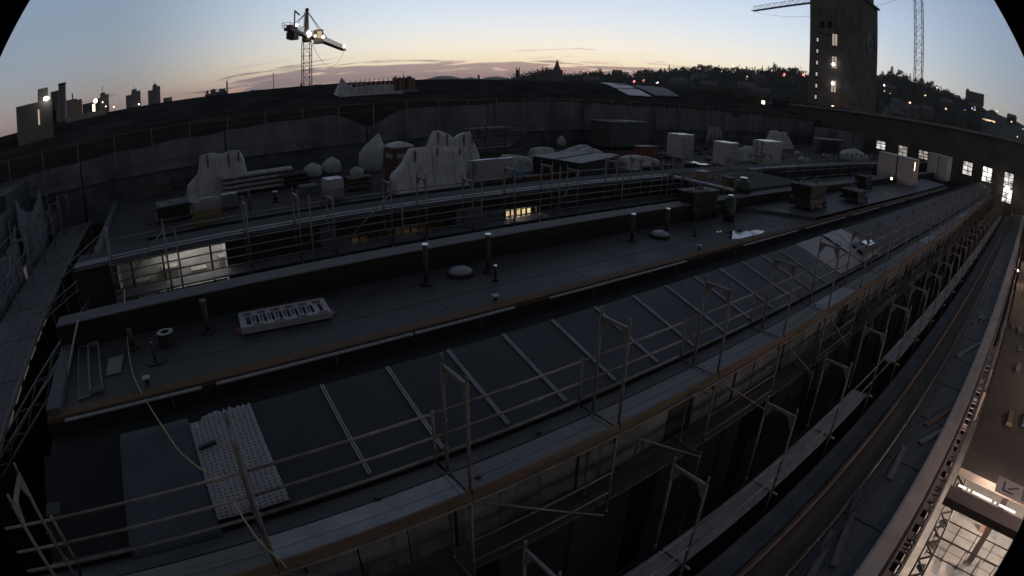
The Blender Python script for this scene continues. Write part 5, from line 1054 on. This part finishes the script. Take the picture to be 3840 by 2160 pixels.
for s in (-.8, .8):
    for zz in (.9, 1.4): m.bar(ra_ + pd * s + Vector((0, 0, zz - .3)), rb_ - jd * .8 + pd * s + Vector((0, 0, zz - .3)), .06)
    for k in range(11): q = ra_.lerp(rb_ - jd * .8, k / 10) + pd * s; m.bar(q, q + Vector((0, 0, 1.1)), .06)
q = rb_ - jd * .8
for zz in (.1, .6, 1.1): m.bar(q - pd * .8 + Vector((0, 0, zz)), q + pd * .8 + Vector((0, 0, zz)), .06)
cpart(m, 'railing', M_craneg); cpart(MB().bar(rb_ + jd * 1.2 + Vector((0, 0, .6)), rb_ + jd * 6.5 + Vector((0, 0, .6)), .9, .6), 'winch', M_crane)
q = rb_ + jd * 5.6 + pd * .0; cpart(MB().bar(q, q + Vector((0, 0, 4.2)), .22).bar(q + Vector((0, 0, 4.1)), q + jd * 4 + Vector((0, 0, 3.8)), .25), 'service_hoist', M_crane)
m = MB()
for e_ in (.35, -.35): m.bar(top + Vector((0, 0, -.2)), jb.lerp(ja, .62) + pd * e_ + Vector((0, 0, .6)), .10); m.bar(top - jd * .4 + Vector((0, 0, -.6)), rb_ + jd * 3 + pd * e_ + Vector((0, 0, .3)), .09)
m.bar(top - Vector((0, 0, 3)), rb_ + jd * 8 + Vector((0, 0, .3)), .07); cpart(m, 'tie_rod', M_crane)
cb = Vector((ca.x, ca.y, jz - .6)) + jd * 1.2 - pd * 1.6; cq = cpart(MB().box((cb.x - .1, cb.y - .9, cb.z - .9), (cb.x + 1.5, cb.y + .9, cb.z + 1.9)), 'cab', mat('pale cab wall', (.30, .28, .22), .5, var=.3)); cpart(MB().box((cb.x + .2, cb.y - .93, cb.z), (cb.x + 1.2, cb.y - .905, cb.z + 1.5)), 'cab_window', glow('cab light', (1, .8, .5), .55), None)
cpart(MB().box((cb.x - .2, cb.y - 1.1, cb.z - 1.1), (cb.x + 1.7, cb.y + 1.1, cb.z - .9)), 'cab_floor', M_crane)
for pz, r, mm in (((1150 + 8, 127), .52, G_lamp), ((1112, 94), .36, G_pink), ((1182, 135), .28, G_warm), ((1211, 139), .32, G_pink)): v = d(*pz); q = v * (118.0 / math.hypot(v.x, v.y)); cpart(MB().ball(q, r, sq=(1, 1, 1.35 if mm is G_lamp else 1)), 'lamp', mm)
cpart(MB().ball(jb + Vector((0, 0, .5)), .48), 'lamp', G_pink)
m = MB(); p0 = ja + jd * 0 + Vector((0, 0, -1)); p1 = jb + Vector((0, 0, -1)); pts = [p0.lerp(p1, i / 24) + Vector((0, 0, -5.4 * (1 - (2 * i / 24 - 1) ** 2) * (1.0))) for i in range(25)]
m.path(pts, .045, 4); cpart(m, 'slack_rope', M_steelp)
# second crane
cb2 = Vector((120.8, 28.1, -18)); JD = Vector((35.2, 62.9, 0)).normalized(); JZ = 30.0
c2_ = empty('tower_crane', cb2, 'tower crane behind the stone tower, its unlit mast rising on the right', 'crane')
m = MB(); lattice(m, (cb2.x, cb2.y, -18), (cb2.x, cb2.y, 2.0), 1.75, 13, (0, 1, 0), .12); m.build('mast', mat('lower mast with painted site light', (.34, .20, .13), .7), c2_)  # lighter brown paints the site light onto the lower mast
m = MB(); lattice(m, (cb2.x, cb2.y, 2.0), (cb2.x, cb2.y, JZ + 3), 1.75, 17, (0, 1, 0), .06); m.build('mast', M_crane, c2_)
a_ = Vector((cb2.x, cb2.y, JZ + .3)) + JD * 2; b_ = Vector((cb2.x, cb2.y, JZ + .3)) + JD * 72
m = MB(); lattice(m, a_, b_, 1.5, 34, (0, 0, 1), .045, True); m.build('jib', M_craneg, c2_); MB().bar(a_ - Vector((0, 0, .75)), b_ - Vector((0, 0, .75)), 1.0, .16).build('jib_walkway', MATS['dark jib walkway'], c2_)
pts = [a_.lerp(b_, i / 20) + Vector((0, 0, -1 - 3.6 * (1 - (2 * i / 20 - 1) ** 2))) for i in range(21)]; MB().path(pts, .03, 4).build('slack_rope', M_steelp, c2_)

# ------------------------------------------------------------------ background buildings
def bgb(pl, pr, ptop, dist, depth, m_, label, cat='building', name='distant_building', gr=None, wins=0, wm=None, zbot=-18, steps=(), roof=None):
    """block facing the viewer's side of the site: left and right pixels at its top, real distance"""
    a = atd((pl, ptop), dist); b = atd((pr, ptop), dist); w = math.hypot(b.x - a.x, b.y - a.y); h = a.z - zbot
    e = empty(name, (a.x, a.y, zbot), label, cat, gr, rz=math.atan2(b.y - a.y, b.x - a.x))
    addp(e, 'wall', MB().box((0, 0, 0), (w, depth, h)), m_)
    if wins:
        for k in range(wins): z = h * (k + .5) / wins; addp(e, 'window_band', MB().box((w * .06, -.06, z - h / wins * .22), (w * .94, -.01, z + h / wins * .22)), wm or M_blackp)
    for (u0, u1, hh) in steps: addp(e, 'roof_block', MB().box((w * u0, depth * .2, h), (w * u1, depth * .8, h + hh)), m_)
    return e, w, h
M_city = mat('hazy dusk concrete', (.24, .225, .23), .9, var=.2, scale=.05); M_cityd = mat('dark dusk facade', (.13, .13, .135), .9, var=.3, scale=.05)
def px0(x): return x * .3727
for (l, r, t, ds, st, lab) in ((955, 1095, 958, 520, [(.34, .72, 2.2)], 'high rise block with a roof mast, leftmost of three on the skyline'), (1265, 1415, 925, 500, [(.4, .78, 1.6)], 'high rise block with one lit window, middle of three on the skyline'), (1487, 1612, 875, 480, [(.4, .75, 1.5)], 'tallest looking high rise block, right of three on the skyline')):
    mid = l + (r - l) * .38; a = atd((px0(l), px0(t) + (14 if l != 1487 else 12)), ds); e, w, h = bgb(px0(l), px0(mid), px0(t) + 14, ds, 16, M_city, lab, 'high rise', 'high_rise', 'high rise blocks', 9, mat('dusk window band', (.16, .155, .165), .8))
    a = atd((px0(mid), px0(t)), ds); b = atd((px0(r), px0(t)), ds); W2_ = math.hypot(b.x - a.x, b.y - a.y); hh = a.z + 18
    addp(e, 'wall', MB().box((w, -1, 0), (w + W2_, 15, hh)), M_city); addp(e, 'roof_block', MB().box((w + .05 * W2_, 3, hh), (w + W2_ * .6, 9, hh + 2.0)), M_cityd)
    for k in range(10): addp(e, 'window_band', MB().box((w + W2_ * .08, -1.06, hh * (k + .5) / 10 - .8), (w + W2_ * .92, -1.01, hh * (k + .5) / 10 + .6)), MATS['dusk window band'])
    addp(e, 'roof_mast', MB().tube((w + .3 * W2_, 6, hh + 2), (w + .3 * W2_, 6, hh + (8 if l == 955 else 4.5)), .3), M_cityd)
for p_, ds, r, lab, mm in (((385, 383), 515, .6, 'lit point on the leftmost high rise', G_warm), ((397, 400), 500, .6, 'white lamp below the leftmost high rise', G_lamp), ((521, 391), 495, .55, 'white lamp on the middle high rise', G_lamp), ((730, 373), 420, .5, 'white lamp right of the high rises', G_lamp), ((427, 401), 300, .4, 'faint street lamp between two high rises', G_warm)):
    q = atd(p_, ds); e = empty('lamp', q, lab, 'lamp', 'far city lamps'); addp(e, 'bulb', MB().ball((0, 0, 0), r), mm); addp(e, 'pole', MB().tube((0, 0.3, -6), (0, .3, 0), .12), M_steelp)
# left edge: service buildings on the roof
gbox = mat('grey service box', (.20, .19, .18), .8, var=.15, scale=.2)
e, w, h = bgb(60, 196, 402, 46, 7, gbox, 'large pale service box on stilts at the left edge', 'service building', 'service_building', None, 0, zbot=-1.3); addp(e, 'upper_box', MB().box((w * .62, .5, h), (w * .9, 4, h + 1.0)), gbox)
for k in range(4): addp(e, 'stilt', MB().box((w * (.2 + .22 * k), -.0, -4), (w * (.2 + .22 * k) + .18, .2, 0)), mat('tan stilt', (.15, .115, .07), .8))
addp(e, 'floodlight', MB().ball((w * .84, -.4, h + .1), .17, sq=(1.5, 1, 1)), G_lamp); addp(e, 'door_light', MB().box((w * .60, -.05, h * .55), (w * .64, -.02, h * .85)), glow('door light', (1, .8, .6), .5))
q = atd((237, 436), 60); q.z = -18; e = empty('chimney', q, 'grey round metal chimney standing before the left service buildings', 'chimney'); hh = up(q, (237, 311)); addp(e, 'flue', MB().tube((0, 0, 0), (0, 0, hh), .42, n=18), mat('grey flue', (.20, .185, .19), .5, metal=.3)); addp(e, 'rim', MB().tube((0, 0, hh - .2), (0, 0, hh), .46, n=18), M_steelp)
bgb(190, 231, 345, 70, 8, M_cityd, 'dark block between the pale service box and the chimney', 'building', wins=3); bgb(244, 288, 378, 72, 8, M_cityd, 'low dark roof block right of the chimney', 'building', steps=[(.6, .7, .8)])
bgb(209, 308, 391, 66, 8, mat('beige sheet hall', (.20, .185, .165), .8, var=.1), 'low beige hall with a pale panel behind the chimney', 'building', wins=1, wm=mat('pale panel', (.30, .25, .21), .7)); bgb(309, 372, 391, 68, 8, M_cityd, 'dark workshop with a bright gate light', 'building', wins=2); bgb(373, 408, 405, 66, 6, gbox, 'small pale cube building beside the dark workshop', 'building')
q = atd((353, 412), 62); e = empty('gate_light', q, 'blazing white gate light of the dark workshop', 'lamp'); addp(e, 'bulb', MB().box((-.15, -.1, -.8), (.1, .1, .6)), G_warm); addp(e, 'flood', MB().ball((.2, 0, .9), .22), G_lamp)
e, w, h = bgb(245, 400, 440, 55, .3, mat('white railing', (.42, .38, .34), .6), 'white balustrade before the beige hall', 'railing', 'balustrade', None, 0, zbot=-1.4)
bgb(612, 645, 368, 380, 20, M_city, 'flat grey block right of the high rises', 'building', wins=3); bgb(768, 792, 353, 380, 15, M_city, 'small distant block with roof house on the left skyline', 'building', steps=[(.2, .6, 2)])
bgb(790, 852, 347, 360, 18, M_cityd, 'dark factory block carrying the grey smokestack', 'building', steps=[(.0, .3, 2), (.5, .9, 1.5)])
q = atd((852, 346), 360); e = empty('smokestack', (q.x, q.y, -18), 'slim grey smokestack on the left skyline', 'smokestack'); addp(e, 'shaft', MB().tube((0, 0, 0), (0, 0, 18 + atd((850, 303), 360).z), .62, .5, n=12), M_city)
q = atd((1026, 335), 800); e = empty('radio_mast', (q.x, q.y, -18), 'thin radio mast left of the lit crane', 'mast'); addp(e, 'shaft', MB().tube((0, 0, 0), (0, 0, 18 + atd((1026, 272), 800).z), .75, .5, n=6), M_cityd)
bgb(1125, 1134, 316, 500, 8, M_city, 'small round topped block left of the crane mast', 'building', steps=[(.2, .8, 1)])
e, w, h = bgb(1507, 1553, 294, 260, 14, M_cityd, 'dark rooftop building with a glaring lit sign on the skyline', 'building', wins=3, steps=[(.1, .2, 1.2), (.6, .7, 1)]); addp(e, 'lit_sign', MB().box((0, -.3, h - 1.6), (w * .22, -.1, h - .2)), glow('sign glow', (.9, .85, 1), 6))
q = atd((1511, 283), 262); addp(e, 'aerial', MB().tube((w * .1, 3, h), (w * .1, 3, h + 3), .12), M_cityd)
e, w, h = bgb(1534, 1551, 303, 250, 6, gbox, 'pale lift house before the dark rooftop building', 'building', wins=0)
e, w, h = bgb(1791, 1799, 281, 700, 8, M_cityd, 'small square water tower on the far ridge', 'tower')
# square tower with corner turrets, church with spire
e, w, h = bgb(1934, 1949, 262, 420, 6, M_cityd, 'slim town hall tower with crown turrets on the skyline', 'tower', 'tower', None, 0)
for u in (.0, .8): addp(e, 'turret', MB().box((w * u, 0, h), (w * (u + .22), 2, h + 1.8)), M_cityd)
addp(e, 'flagpole', MB().tube((w * .5, 3, h), (w * .5, 3, h + 3.4), .12), M_cityd)
q = atd((2089, 262), 460); e = empty('church', (q.x, q.y, -18), 'dark church steeple with sharp spire rising above the wooded ridge', 'church'); zb = q.z + 18; zt_ = atd((2088, 222), 460).z + 18; wq = 3.3
addp(e, 'tower', MB().box((-wq, -wq, 0), (wq, wq, zb)), M_cityd)
for s, f in (('spire', [(wq * 1.1, zb - 1), (wq * .62, zb + 2.5), (wq * .22, zt_ - 2), (.05, zt_)]),): addp(e, s, MB().rings([[(r_ * math.cos(a * PI / 4 + PI / 8) * 1.08, r_ * math.sin(a * PI / 4 + PI / 8) * 1.08, z) for a in range(8)] for r_, z in f], smooth=False), M_cityd)
for sx in (-1, 1): addp(e, 'pinnacle', MB().tube((sx * wq * .9, 0, zb), (sx * wq * .9, 0, zb + 2.5), .5, .05, n=6), M_cityd)
addp(e, 'nave', MB().hexa([(-5, 2, 0), (9, 2, 0), (9, 18, 0), (-5, 18, 0), (-5, 2, zb - 6), (9, 2, zb - 6), (9, 18, zb - 6), (-5, 18, zb - 6)]), M_cityd)

# ------------------------------------------------------------------ hills
SK = [c2(0, 920), c2(300, 885), c2(560, 868), c2(750, 850), c2(900, 845), c2(1300, 835), c2(1500, 815), c2(1700, 815), c2(1830, 790), c2(2000, 785), c2(2190, 790), c2(2400, 790), c2(2576, 775), c3(50, 775), c3(150, 765), c3(290, 725), c3(420, 690), c3(520, 700), c3(750, 695), c3(860, 685), c3(1000, 705), c3(1200, 705), c3(1400, 665), c3(1570, 650), c3(1700, 650), c3(1820, 628), c3(1950, 632), c3(2080, 625), c3(2200, 655), c3(2300, 652), c3(2450, 668), c3(2576, 660), c4(50, 650), c4(150, 625), c4(250, 645), c4(400, 690), c4(700, 690), c4(1000, 715), c4(1110, 720), c4(1240, 665), c4(1370, 700), c4(1460, 750), c4(1600, 790), c4(1700, 830), c4(1760, 870), c4(1880, 890), c4(1940, 940), c4(2090, 970), c4(2150, 990), c4(2200, 1035), c4(2270, 1020), c4(2330, 1080), c4(2480, 1125), c4(2576, 1180)]
prof = []
for p in SK: v = d(*p); prof.append((math.degrees(math.atan2(v.y, v.x)), math.degrees(math.asin(v.z))))
prof.sort(); prof = [(-12, 1.0)] + prof + [(95, .3), (125, .25)]
def elev(a):
    for (a0, e0), (a1, e1) in zip(prof, prof[1:]):
        if a0 <= a <= a1: return e0 + (e1 - e0) * (a - a0) / max(a1 - a0, 1e-6)
    return .3
def ridge(a): return 640 if a < 55 else 640 + min((a - 55) * 90, 1300)
def hillz(a, r):
    R0 = 200 if a < 58 else 300; R1 = ridge(a); t = max(0, min(1, (r - R0) / (R1 - R0))); top = R1 * math.tan(R_(elev(a) - .75 if a < 50 else elev(a) - .12)); return -17.9 + (top + 17.9) * (t ** 1.15)
m = MB(); R = []
for k in range(22):
    t = k / 21; row = []
    for i in range(0, 230):
        a = -10 + i * .6; R0 = 190 if a < 58 else 290; rr_ = R0 + (ridge(a) - R0) * t; q = noise.noise(Vector((a * .3, rr_ * .01, 0))) * 2.5 * t * (1 - t) * 4; row.append((rr_ * math.cos(R_(a)), rr_ * math.sin(R_(a)), hillz(a, rr_) + q))
    R.append(row)
R.append([(2.2 * ridge(-10 + i * .6) * math.cos(R_(-10 + i * .6)), 2.2 * ridge(-10 + i * .6) * math.sin(R_(-10 + i * .6)), -18) for i in range(230)])
tag(m.rings(R, cap_top=False, close=False).build('hills', mat('dark wooded hill ground', (.024, .030, .026), .95, var=.4, scale=.02)), kind='structure')
def farhill(pts, dist, col, nm):
    m = MB(); P_ = []
    for p in pts: q = atd(p, dist); P_.append(q)
    n = len(P_); R = [[(q.x * .85, q.y * .85, -18) for q in P_], [(q.x * .95, q.y * .95, q.z * .7) for q in P_], [tuple(q) for q in P_], [(q.x * 1.3, q.y * 1.3, -18) for q in P_]]
    tag(m.rings(R, cap_top=False, close=False).build('hills', col), kind='structure')
M_fh = mat('hazy far hill', (.05, .055, .06), .95, var=.1, scale=.002)
farhill([c2(1560, 805), c2(1640, 800), c2(1700, 797), c2(1750, 788), c2(1790, 774), c2(1850, 763), c2(1920, 764), c2(1980, 768), c2(2030, 780), c2(2080, 790), c2(2110, 784), c2(2150, 776), c2(2190, 780), c2(2240, 790), c2(2290, 786), c2(2340, 774), c2(2420, 768), c2(2470, 774), c2(2520, 782), c2(2576, 790)], 3200, M_fh, 'hills')
farhill([c2(-60, 905), c2(100, 900), c2(260, 888), c2(420, 880), c2(560, 862), c2(600, 850), c2(660, 849), c2(760, 856), c2(820, 846), c2(860, 838), c2(960, 842), c2(1150, 830), c2(1400, 806), c2(1520, 800), c2(1640, 806)], 2600, M_fh, 'hills')
# trees: five kinds of crown, copied; the wood between them as one mass
def crown(mb, c, rx, rz_, n, leaf, r, jit=.35):
    blobs = [(Vector((r.uniform(-.55, .55) * rx, r.uniform(-.55, .55) * rx, r.uniform(-.5, .55) * rz_)), r.uniform(.35, .62)) for _ in range(9)]
    for i in range(n):
        b, br = r.choice(blobs); q = Vector((r.gauss(0, 1), r.gauss(0, 1), r.gauss(0, 1))); q.normalize(); q = b + Vector((q.x * rx, q.y * rx, q.z * rz_)) * br * (r.random() ** .35); p = Vector(c) + q
        u = Vector((r.gauss(0, 1), r.gauss(0, 1), r.gauss(0, 1))).normalized() * leaf * r.uniform(.6, 1.3); w = u.cross(Vector((r.gauss(0, 1), r.gauss(0, 1), r.gauss(0, 1)))).normalized() * leaf * r.uniform(.6, 1.2)
        mb.poly([p - u, p - w * .8, p + u, p + w * .8])
kinds = [(4.2, 4.6, 11, 420, .60, 'round crowned tree'), (3.2, 5.6, 12, 380, .55, 'tall oval tree'), (5.4, 4.0, 10, 480, .65, 'broad spreading tree'), (1.7, 6.2, 13, 300, .42, 'slim conical tree'), (3.6, 3.4, 8, 340, .5, 'low bushy tree')]
protos = []
kinds = [(a_1, b_1, c_1, int(n_1 * 2.4), l_1 * .55, t_1) for a_1, b_1, c_1, n_1, l_1, t_1 in kinds]
for k, (rx, rz_, h, n, leaf, lb) in enumerate(kinds):
    r = random.Random(40 + k); e = empty('tree', (0, 0, 0), lb, 'tree', 'trees along the wooded ridge'); mb = MB(); mb.tube((0, 0, 0), (0, 0, h * .45), .35, .24, n=6)
    for q in range(4): a = q * PI / 2 + k; mb.tube((0, 0, h * (.3 + .04 * q)), (math.cos(a) * rx * .45, math.sin(a) * rx * .45, h * .62), .16, .06, n=5)
    o = mb.build('trunk', M_bark); o.parent = e; mb = MB(); crown(mb, (0, 0, h - rz_ * .75), rx, rz_, n, leaf, r); o = mb.build('crown', M_tree); o.parent = e; protos.append(e)
r = random.Random(11); used = [False] * 5
i = 0; a = 8.6
regs = [('at the right end of the ridge beyond the second crane', 13.0), ('on the ridge between the second crane and the stone tower', 18.5), ('hidden beside the stone tower', 25), ('on the ridge left of the stone tower', 38), ('on the ridge near the church spire', 52)]
while a < 51.5:
    if not (18.0 < a < 24.2):
        k = r.choice((0, 0, 1, 2, 2, 3, 4, 4)); e = protos[k] if not used[k] else copy_tree(protos[k]); used[k] = True; rr_ = ridge(a) * r.uniform(.90, 1.0); s = r.uniform(.5, .85) * (.55 if 47 < a < 50.6 else 1) * (1.25 if k == 3 and r.random() < .3 else 1)
        e.location = (rr_ * math.cos(R_(a)), rr_ * math.sin(R_(a)), hillz(a, rr_) - .5); e.rotation_euler = (0, 0, r.uniform(0, 6)); e.scale = (s, s, s)
        reg = [t for t, lim in regs if a <= lim] or [regs[-1][0]]; e['label'] = kinds[k][5].replace(' tree', ' dark tree') + ' ' + reg[0]; e['group'] = kinds[k][5] + 's ' + reg[0]
    a += r.uniform(.16, .42)
for k in range(5):
    if not used[k]: protos[k].location = (500, 360, 10)
mb = MB(); r = random.Random(5)
for i in range(2300):
    a = r.uniform(6, 54); t = r.random() ** .8; rr_ = 215 + (ridge(a) - 225) * t; z = hillz(a, rr_); x, y = rr_ * math.cos(R_(a)), rr_ * math.sin(R_(a)); s = r.uniform(3, 5.6)
    for q in range(34):
        v_ = Vector((r.gauss(0, .5), r.gauss(0, .5), abs(r.gauss(.6, .4)))) * s; u = Vector((r.gauss(0, 1), r.gauss(0, 1), r.gauss(0, 1))).normalized() * r.uniform(.5, 1.1); w = u.cross(Vector((r.gauss(0, 1), r.gauss(0, 1), r.gauss(0, 1)))).normalized() * r.uniform(.5, 1.0); p = Vector((x, y, z)) + v_; mb.poly([p - u, p - w, p + u, p + w])
tag(mb.build('woods', M_tree), kind='stuff')
# houses with lit windows and lamps on the hillside
def hillray(p):
    v = d(*p); hl = math.hypot(v.x, v.y); az_ = math.degrees(math.atan2(v.y, v.x)); rr_ = 215
    while rr_ < ridge(az_):
        if hillz(az_, rr_) >= v.z / hl * rr_ - 2: break
        rr_ += 5
    rr_ = min(rr_, ridge(az_) * .97); return Vector((v.x / hl * rr_, v.y / hl * rr_, v.z / hl * rr_)), az_
house_px = [(c3(1955, 770), 1, 'white house wall below two warm lamps left of the stone tower'), (c3(2365, 790), 2, 'apartment house with two lit windows one above the other'), (c3(2480, 830), 0, 'dark house in the trees left of the stone tower'), (c3(1060, 735), 0, 'pale hillside house below the low ridge trees'), (c3(640, 790), 0, 'dim house under the church ridge'), (c3(870, 750), 0, 'grey roofed house on the wooded slope'), (c4(1230, 950), 1, 'house with a white lit gable right of the stone tower'), (c4(2080, 1110), 3, 'apartment house with a column of lit windows beyond the second crane'), (c4(2190, 1205), 4, 'long building with a bright warm window band'), (c4(1790, 1100), 1, 'small house with white window left of the column of lit windows'), (c4(2450, 1230), 1, 'brown lit house at the far right of the hillside'), (c4(1300, 1090), 0, 'dark villa between the stone tower and the second crane'), (c4(2040, 950), 0, 'flat roofed block breaking the skyline at the right')]
GW = glow('house window warm', (1, .66, .40), 1.4)
for k, (p, n, lb) in enumerate(house_px):
    q, az_ = hillray(p); e = empty('hill_house', (q.x, q.y, q.z - 4), lb, 'house', 'houses on the hillside', rz=R_(az_ - 90)); w = 9 + (k * 5) % 6 + (8 if n == 4 else 0); h = 7 + (k * 3) % 4; e.location.z = min(e.location.z, hillz(az_, math.hypot(q.x, q.y)) - (8 if 44 < az_ < 54 else 1.5))
    wm = mat('hill house wall %d' % (k % 3), [(.10, .095, .09), (.06, .06, .06), (.16, .15, .14)][k % 3], .9)
    if 'flat roofed' in lb: q2 = atd(c4(1990, 905), ridge(az_) * .98); w = 22; e.location = (q2.x, q2.y, q2.z - 12); h = 12; addp(e, 'wall', MB().box((0, 0, 0), (w, 10, h)), M_cityd); addp(e, 'roof_box', MB().box((1, 2, h), (4, 6, h + 2)), M_cityd); continue
    addp(e, 'wall', MB().box((-w / 2, 0, 0), (w / 2, 9, h)), wm); addp(e, 'roof', MB().hexa([(-w / 2 - .4, -.4, h), (w / 2 + .4, -.4, h), (w / 2 + .4, 9.4, h), (-w / 2 - .4, 9.4, h), (-w / 2 + 1, 4.4, h + 3), (w / 2 - 1, 4.4, h + 3), (w / 2 - 1, 4.6, h + 3), (-w / 2 + 1, 4.6, h + 3)]), M_cityd)
    if n == 4: addp(e, 'window', MB().box((-w / 2 + 1, -.1, 3.5), (w / 2 - 1, -.01, 4.8)), GW)
    else:
        for j in range(max(n, 0)): addp(e, 'window', MB().box((-.8, -.1, 4 + 2.4 * (j - n / 2) + 1), (.8, -.01, 5.3 + 2.4 * (j - n / 2) + 1)), GW)
        for j in (-2, 2): addp(e, 'window', MB().box((j * w / 6 - .6, -.08, 3), (j * w / 6 + .6, -.01, 4.6)), M_blackp)
lamps = [(c3(1232, 822), G_red, 1.3, 'red signal lamp, left one of a near pair'), (c3(1328, 814), G_red, 1.3, 'red signal lamp, right one of a near pair'), (c3(1461, 831), G_lamp, 1.1, 'white lamp right of the two red signals'), (c3(1958, 696), GW, 1.0, 'warm lamp high on the wooded slope'), (c3(1865, 762), G_warm, .8, 'pale lamp low on the slope'), (c3(2224, 668), G_warm, .8, 'lamp just below the ridge trees'), (c3(1942, 658), GW, .5, 'faint lamp on the ridge'), (c3(2110, 720), GW, .5, 'faint lamp under the ridge trees'), (c3(2392, 680), GW, .5, 'faint orange lamp on the ridge right part'), (c3(486, 797), GW, .5, 'faint lamp under the church spire'), (c4(38, 708), GW, .8, 'orange lamp left of the paired red lights'), (c4(162, 752), G_red, 1.4, 'red light left of the stone tower, the left one'), (c4(358, 757), G_red, 1.4, 'red light close to the left edge of the stone tower'), (c4(370, 738), GW, .8, 'orange lamp above the red light at the tower edge'), (c4(1170, 858), G_lamp, .9, 'white lamp right beside the stone tower'), (c4(1358, 1103), G_warm, 1.2, 'warm lamp low left of the crane mast'), (c4(1428, 1037), G_warm, 1.0, 'warm lamp left of the crane mast, upper one'), (c4(1585, 965), G_warm, 1.0, 'warm lamp right of the crane mast'), (c4(1700, 881), GW, .9, 'orange lamp high right of the crane mast'), (c4(2055, 1090), glow('blue lamp glow', (.3, .4, 1), 2), 1.0, 'bluish light on the slope beyond the crane'), (c4(2112, 1063), GW, .7, 'lamp above the bluish light'), (c4(1980, 1107), GW, .6, 'lamp left of the bluish light'), (c4(2305, 1118), GW, .9, 'warm lamp on the far right slope'), (c4(2510, 1376), GW, .7, 'lamp at the lower right edge of the slope'), (c4(2565, 1297), GW, .6, 'lamp at the right edge of the slope'), (c4(1170, 915), GW, .7, 'lamp below the white lamp beside the tower')]
for p, g_, r_, lb in lamps:
    q, az_ = hillray(p); f = .97; q = q * f; e = empty('street_lamp', q, lb, 'lamp', 'lamps on the hillside'); addp(e, 'bulb', MB().ball((0, 0, 0), r_ * math.hypot(q.x, q.y) / 560), g_); addp(e, 'pole', MB().tube((0, .4, -7), (0, .4, 0), .12), M_steelp)
r = random.Random(21)
for k in range(16):
    a = r.choice((r.uniform(28, 47), r.uniform(9, 16))); rr_ = 230 + (ridge(a) - 300) * r.uniform(.15, .75); e = empty('hill_house', (rr_ * math.cos(R_(a)), rr_ * math.sin(R_(a)), hillz(a, rr_) + 1.5), 'dim pale unlit house half hidden by trees on the wooded slope', 'house', 'unlit houses in the wood', rz=R_(a - 90 + r.uniform(-25, 25))); w = r.uniform(8, 14); h = r.uniform(4, 6)
    addp(e, 'wall', MB().box((-w / 2, 0, 0), (w / 2, 8, h)), mat('hill house wall 2', (.16, .15, .14))); addp(e, 'roof', MB().hexa([(-w / 2 - .4, -.4, h), (w / 2 + .4, -.4, h), (w / 2 + .4, 8.4, h), (-w / 2 - .4, 8.4, h), (-w / 2 + .6, 3.9, h + 3), (w / 2 - .6, 3.9, h + 3), (w / 2 - .6, 4.1, h + 3), (-w / 2 + .6, 4.1, h + 3)]), M_cityd)
# lit low buildings before the hill
for (l, r_, t, ds, lb, lit) in ((c3(1880, 900)[0], c3(2130, 900)[0], 905 * .3727, 105, 'dim brown low building with a lit window left of the stone tower', (.72, .9)), (c3(2350, 960)[0], c3(2570, 960)[0], 960 * .3727, 100, 'low building with a bright doorway near the stone tower foot', (.75, .9)), (c3(2110, 900)[0], c3(2240, 900)[0], 912 * .3727, 104, 'ochre lit facade piece between two low buildings', None)):
    e, w, h = bgb(l, r_, t, ds, 6, mat('dusky ochre wall', (.085, .068, .045), .9, var=.3, scale=.4), lb, 'building', 'low_building', 'low buildings before the hill', 0)
    if lit: addp(e, 'window', MB().box((w * lit[0], -.08, h - 1.3), (w * lit[1], -.01, h - .5)), glow('door window glow', (1, .9, .7), 2))

# even thin air over the whole site, the ground inside it
hb = MB().box((-4050, -4050, -19.5), (4050, 4050, 90)); hm = bpy.data.materials.new('haze'); hm.use_nodes = True; hn = hm.node_tree.nodes; hn.clear()
pv = hn.new('ShaderNodeVolumePrincipled'); pv.inputs['Color'].default_value = (.92, .94, 1, 1); pv.inputs['Density'].default_value = .00016; pv.inputs['Anisotropy'].default_value = .2
ho = hn.new('ShaderNodeOutputMaterial'); hm.node_tree.links.new(pv.outputs[0], ho.inputs['Volume']); tag(hb.build('haze', hm), kind='stuff')
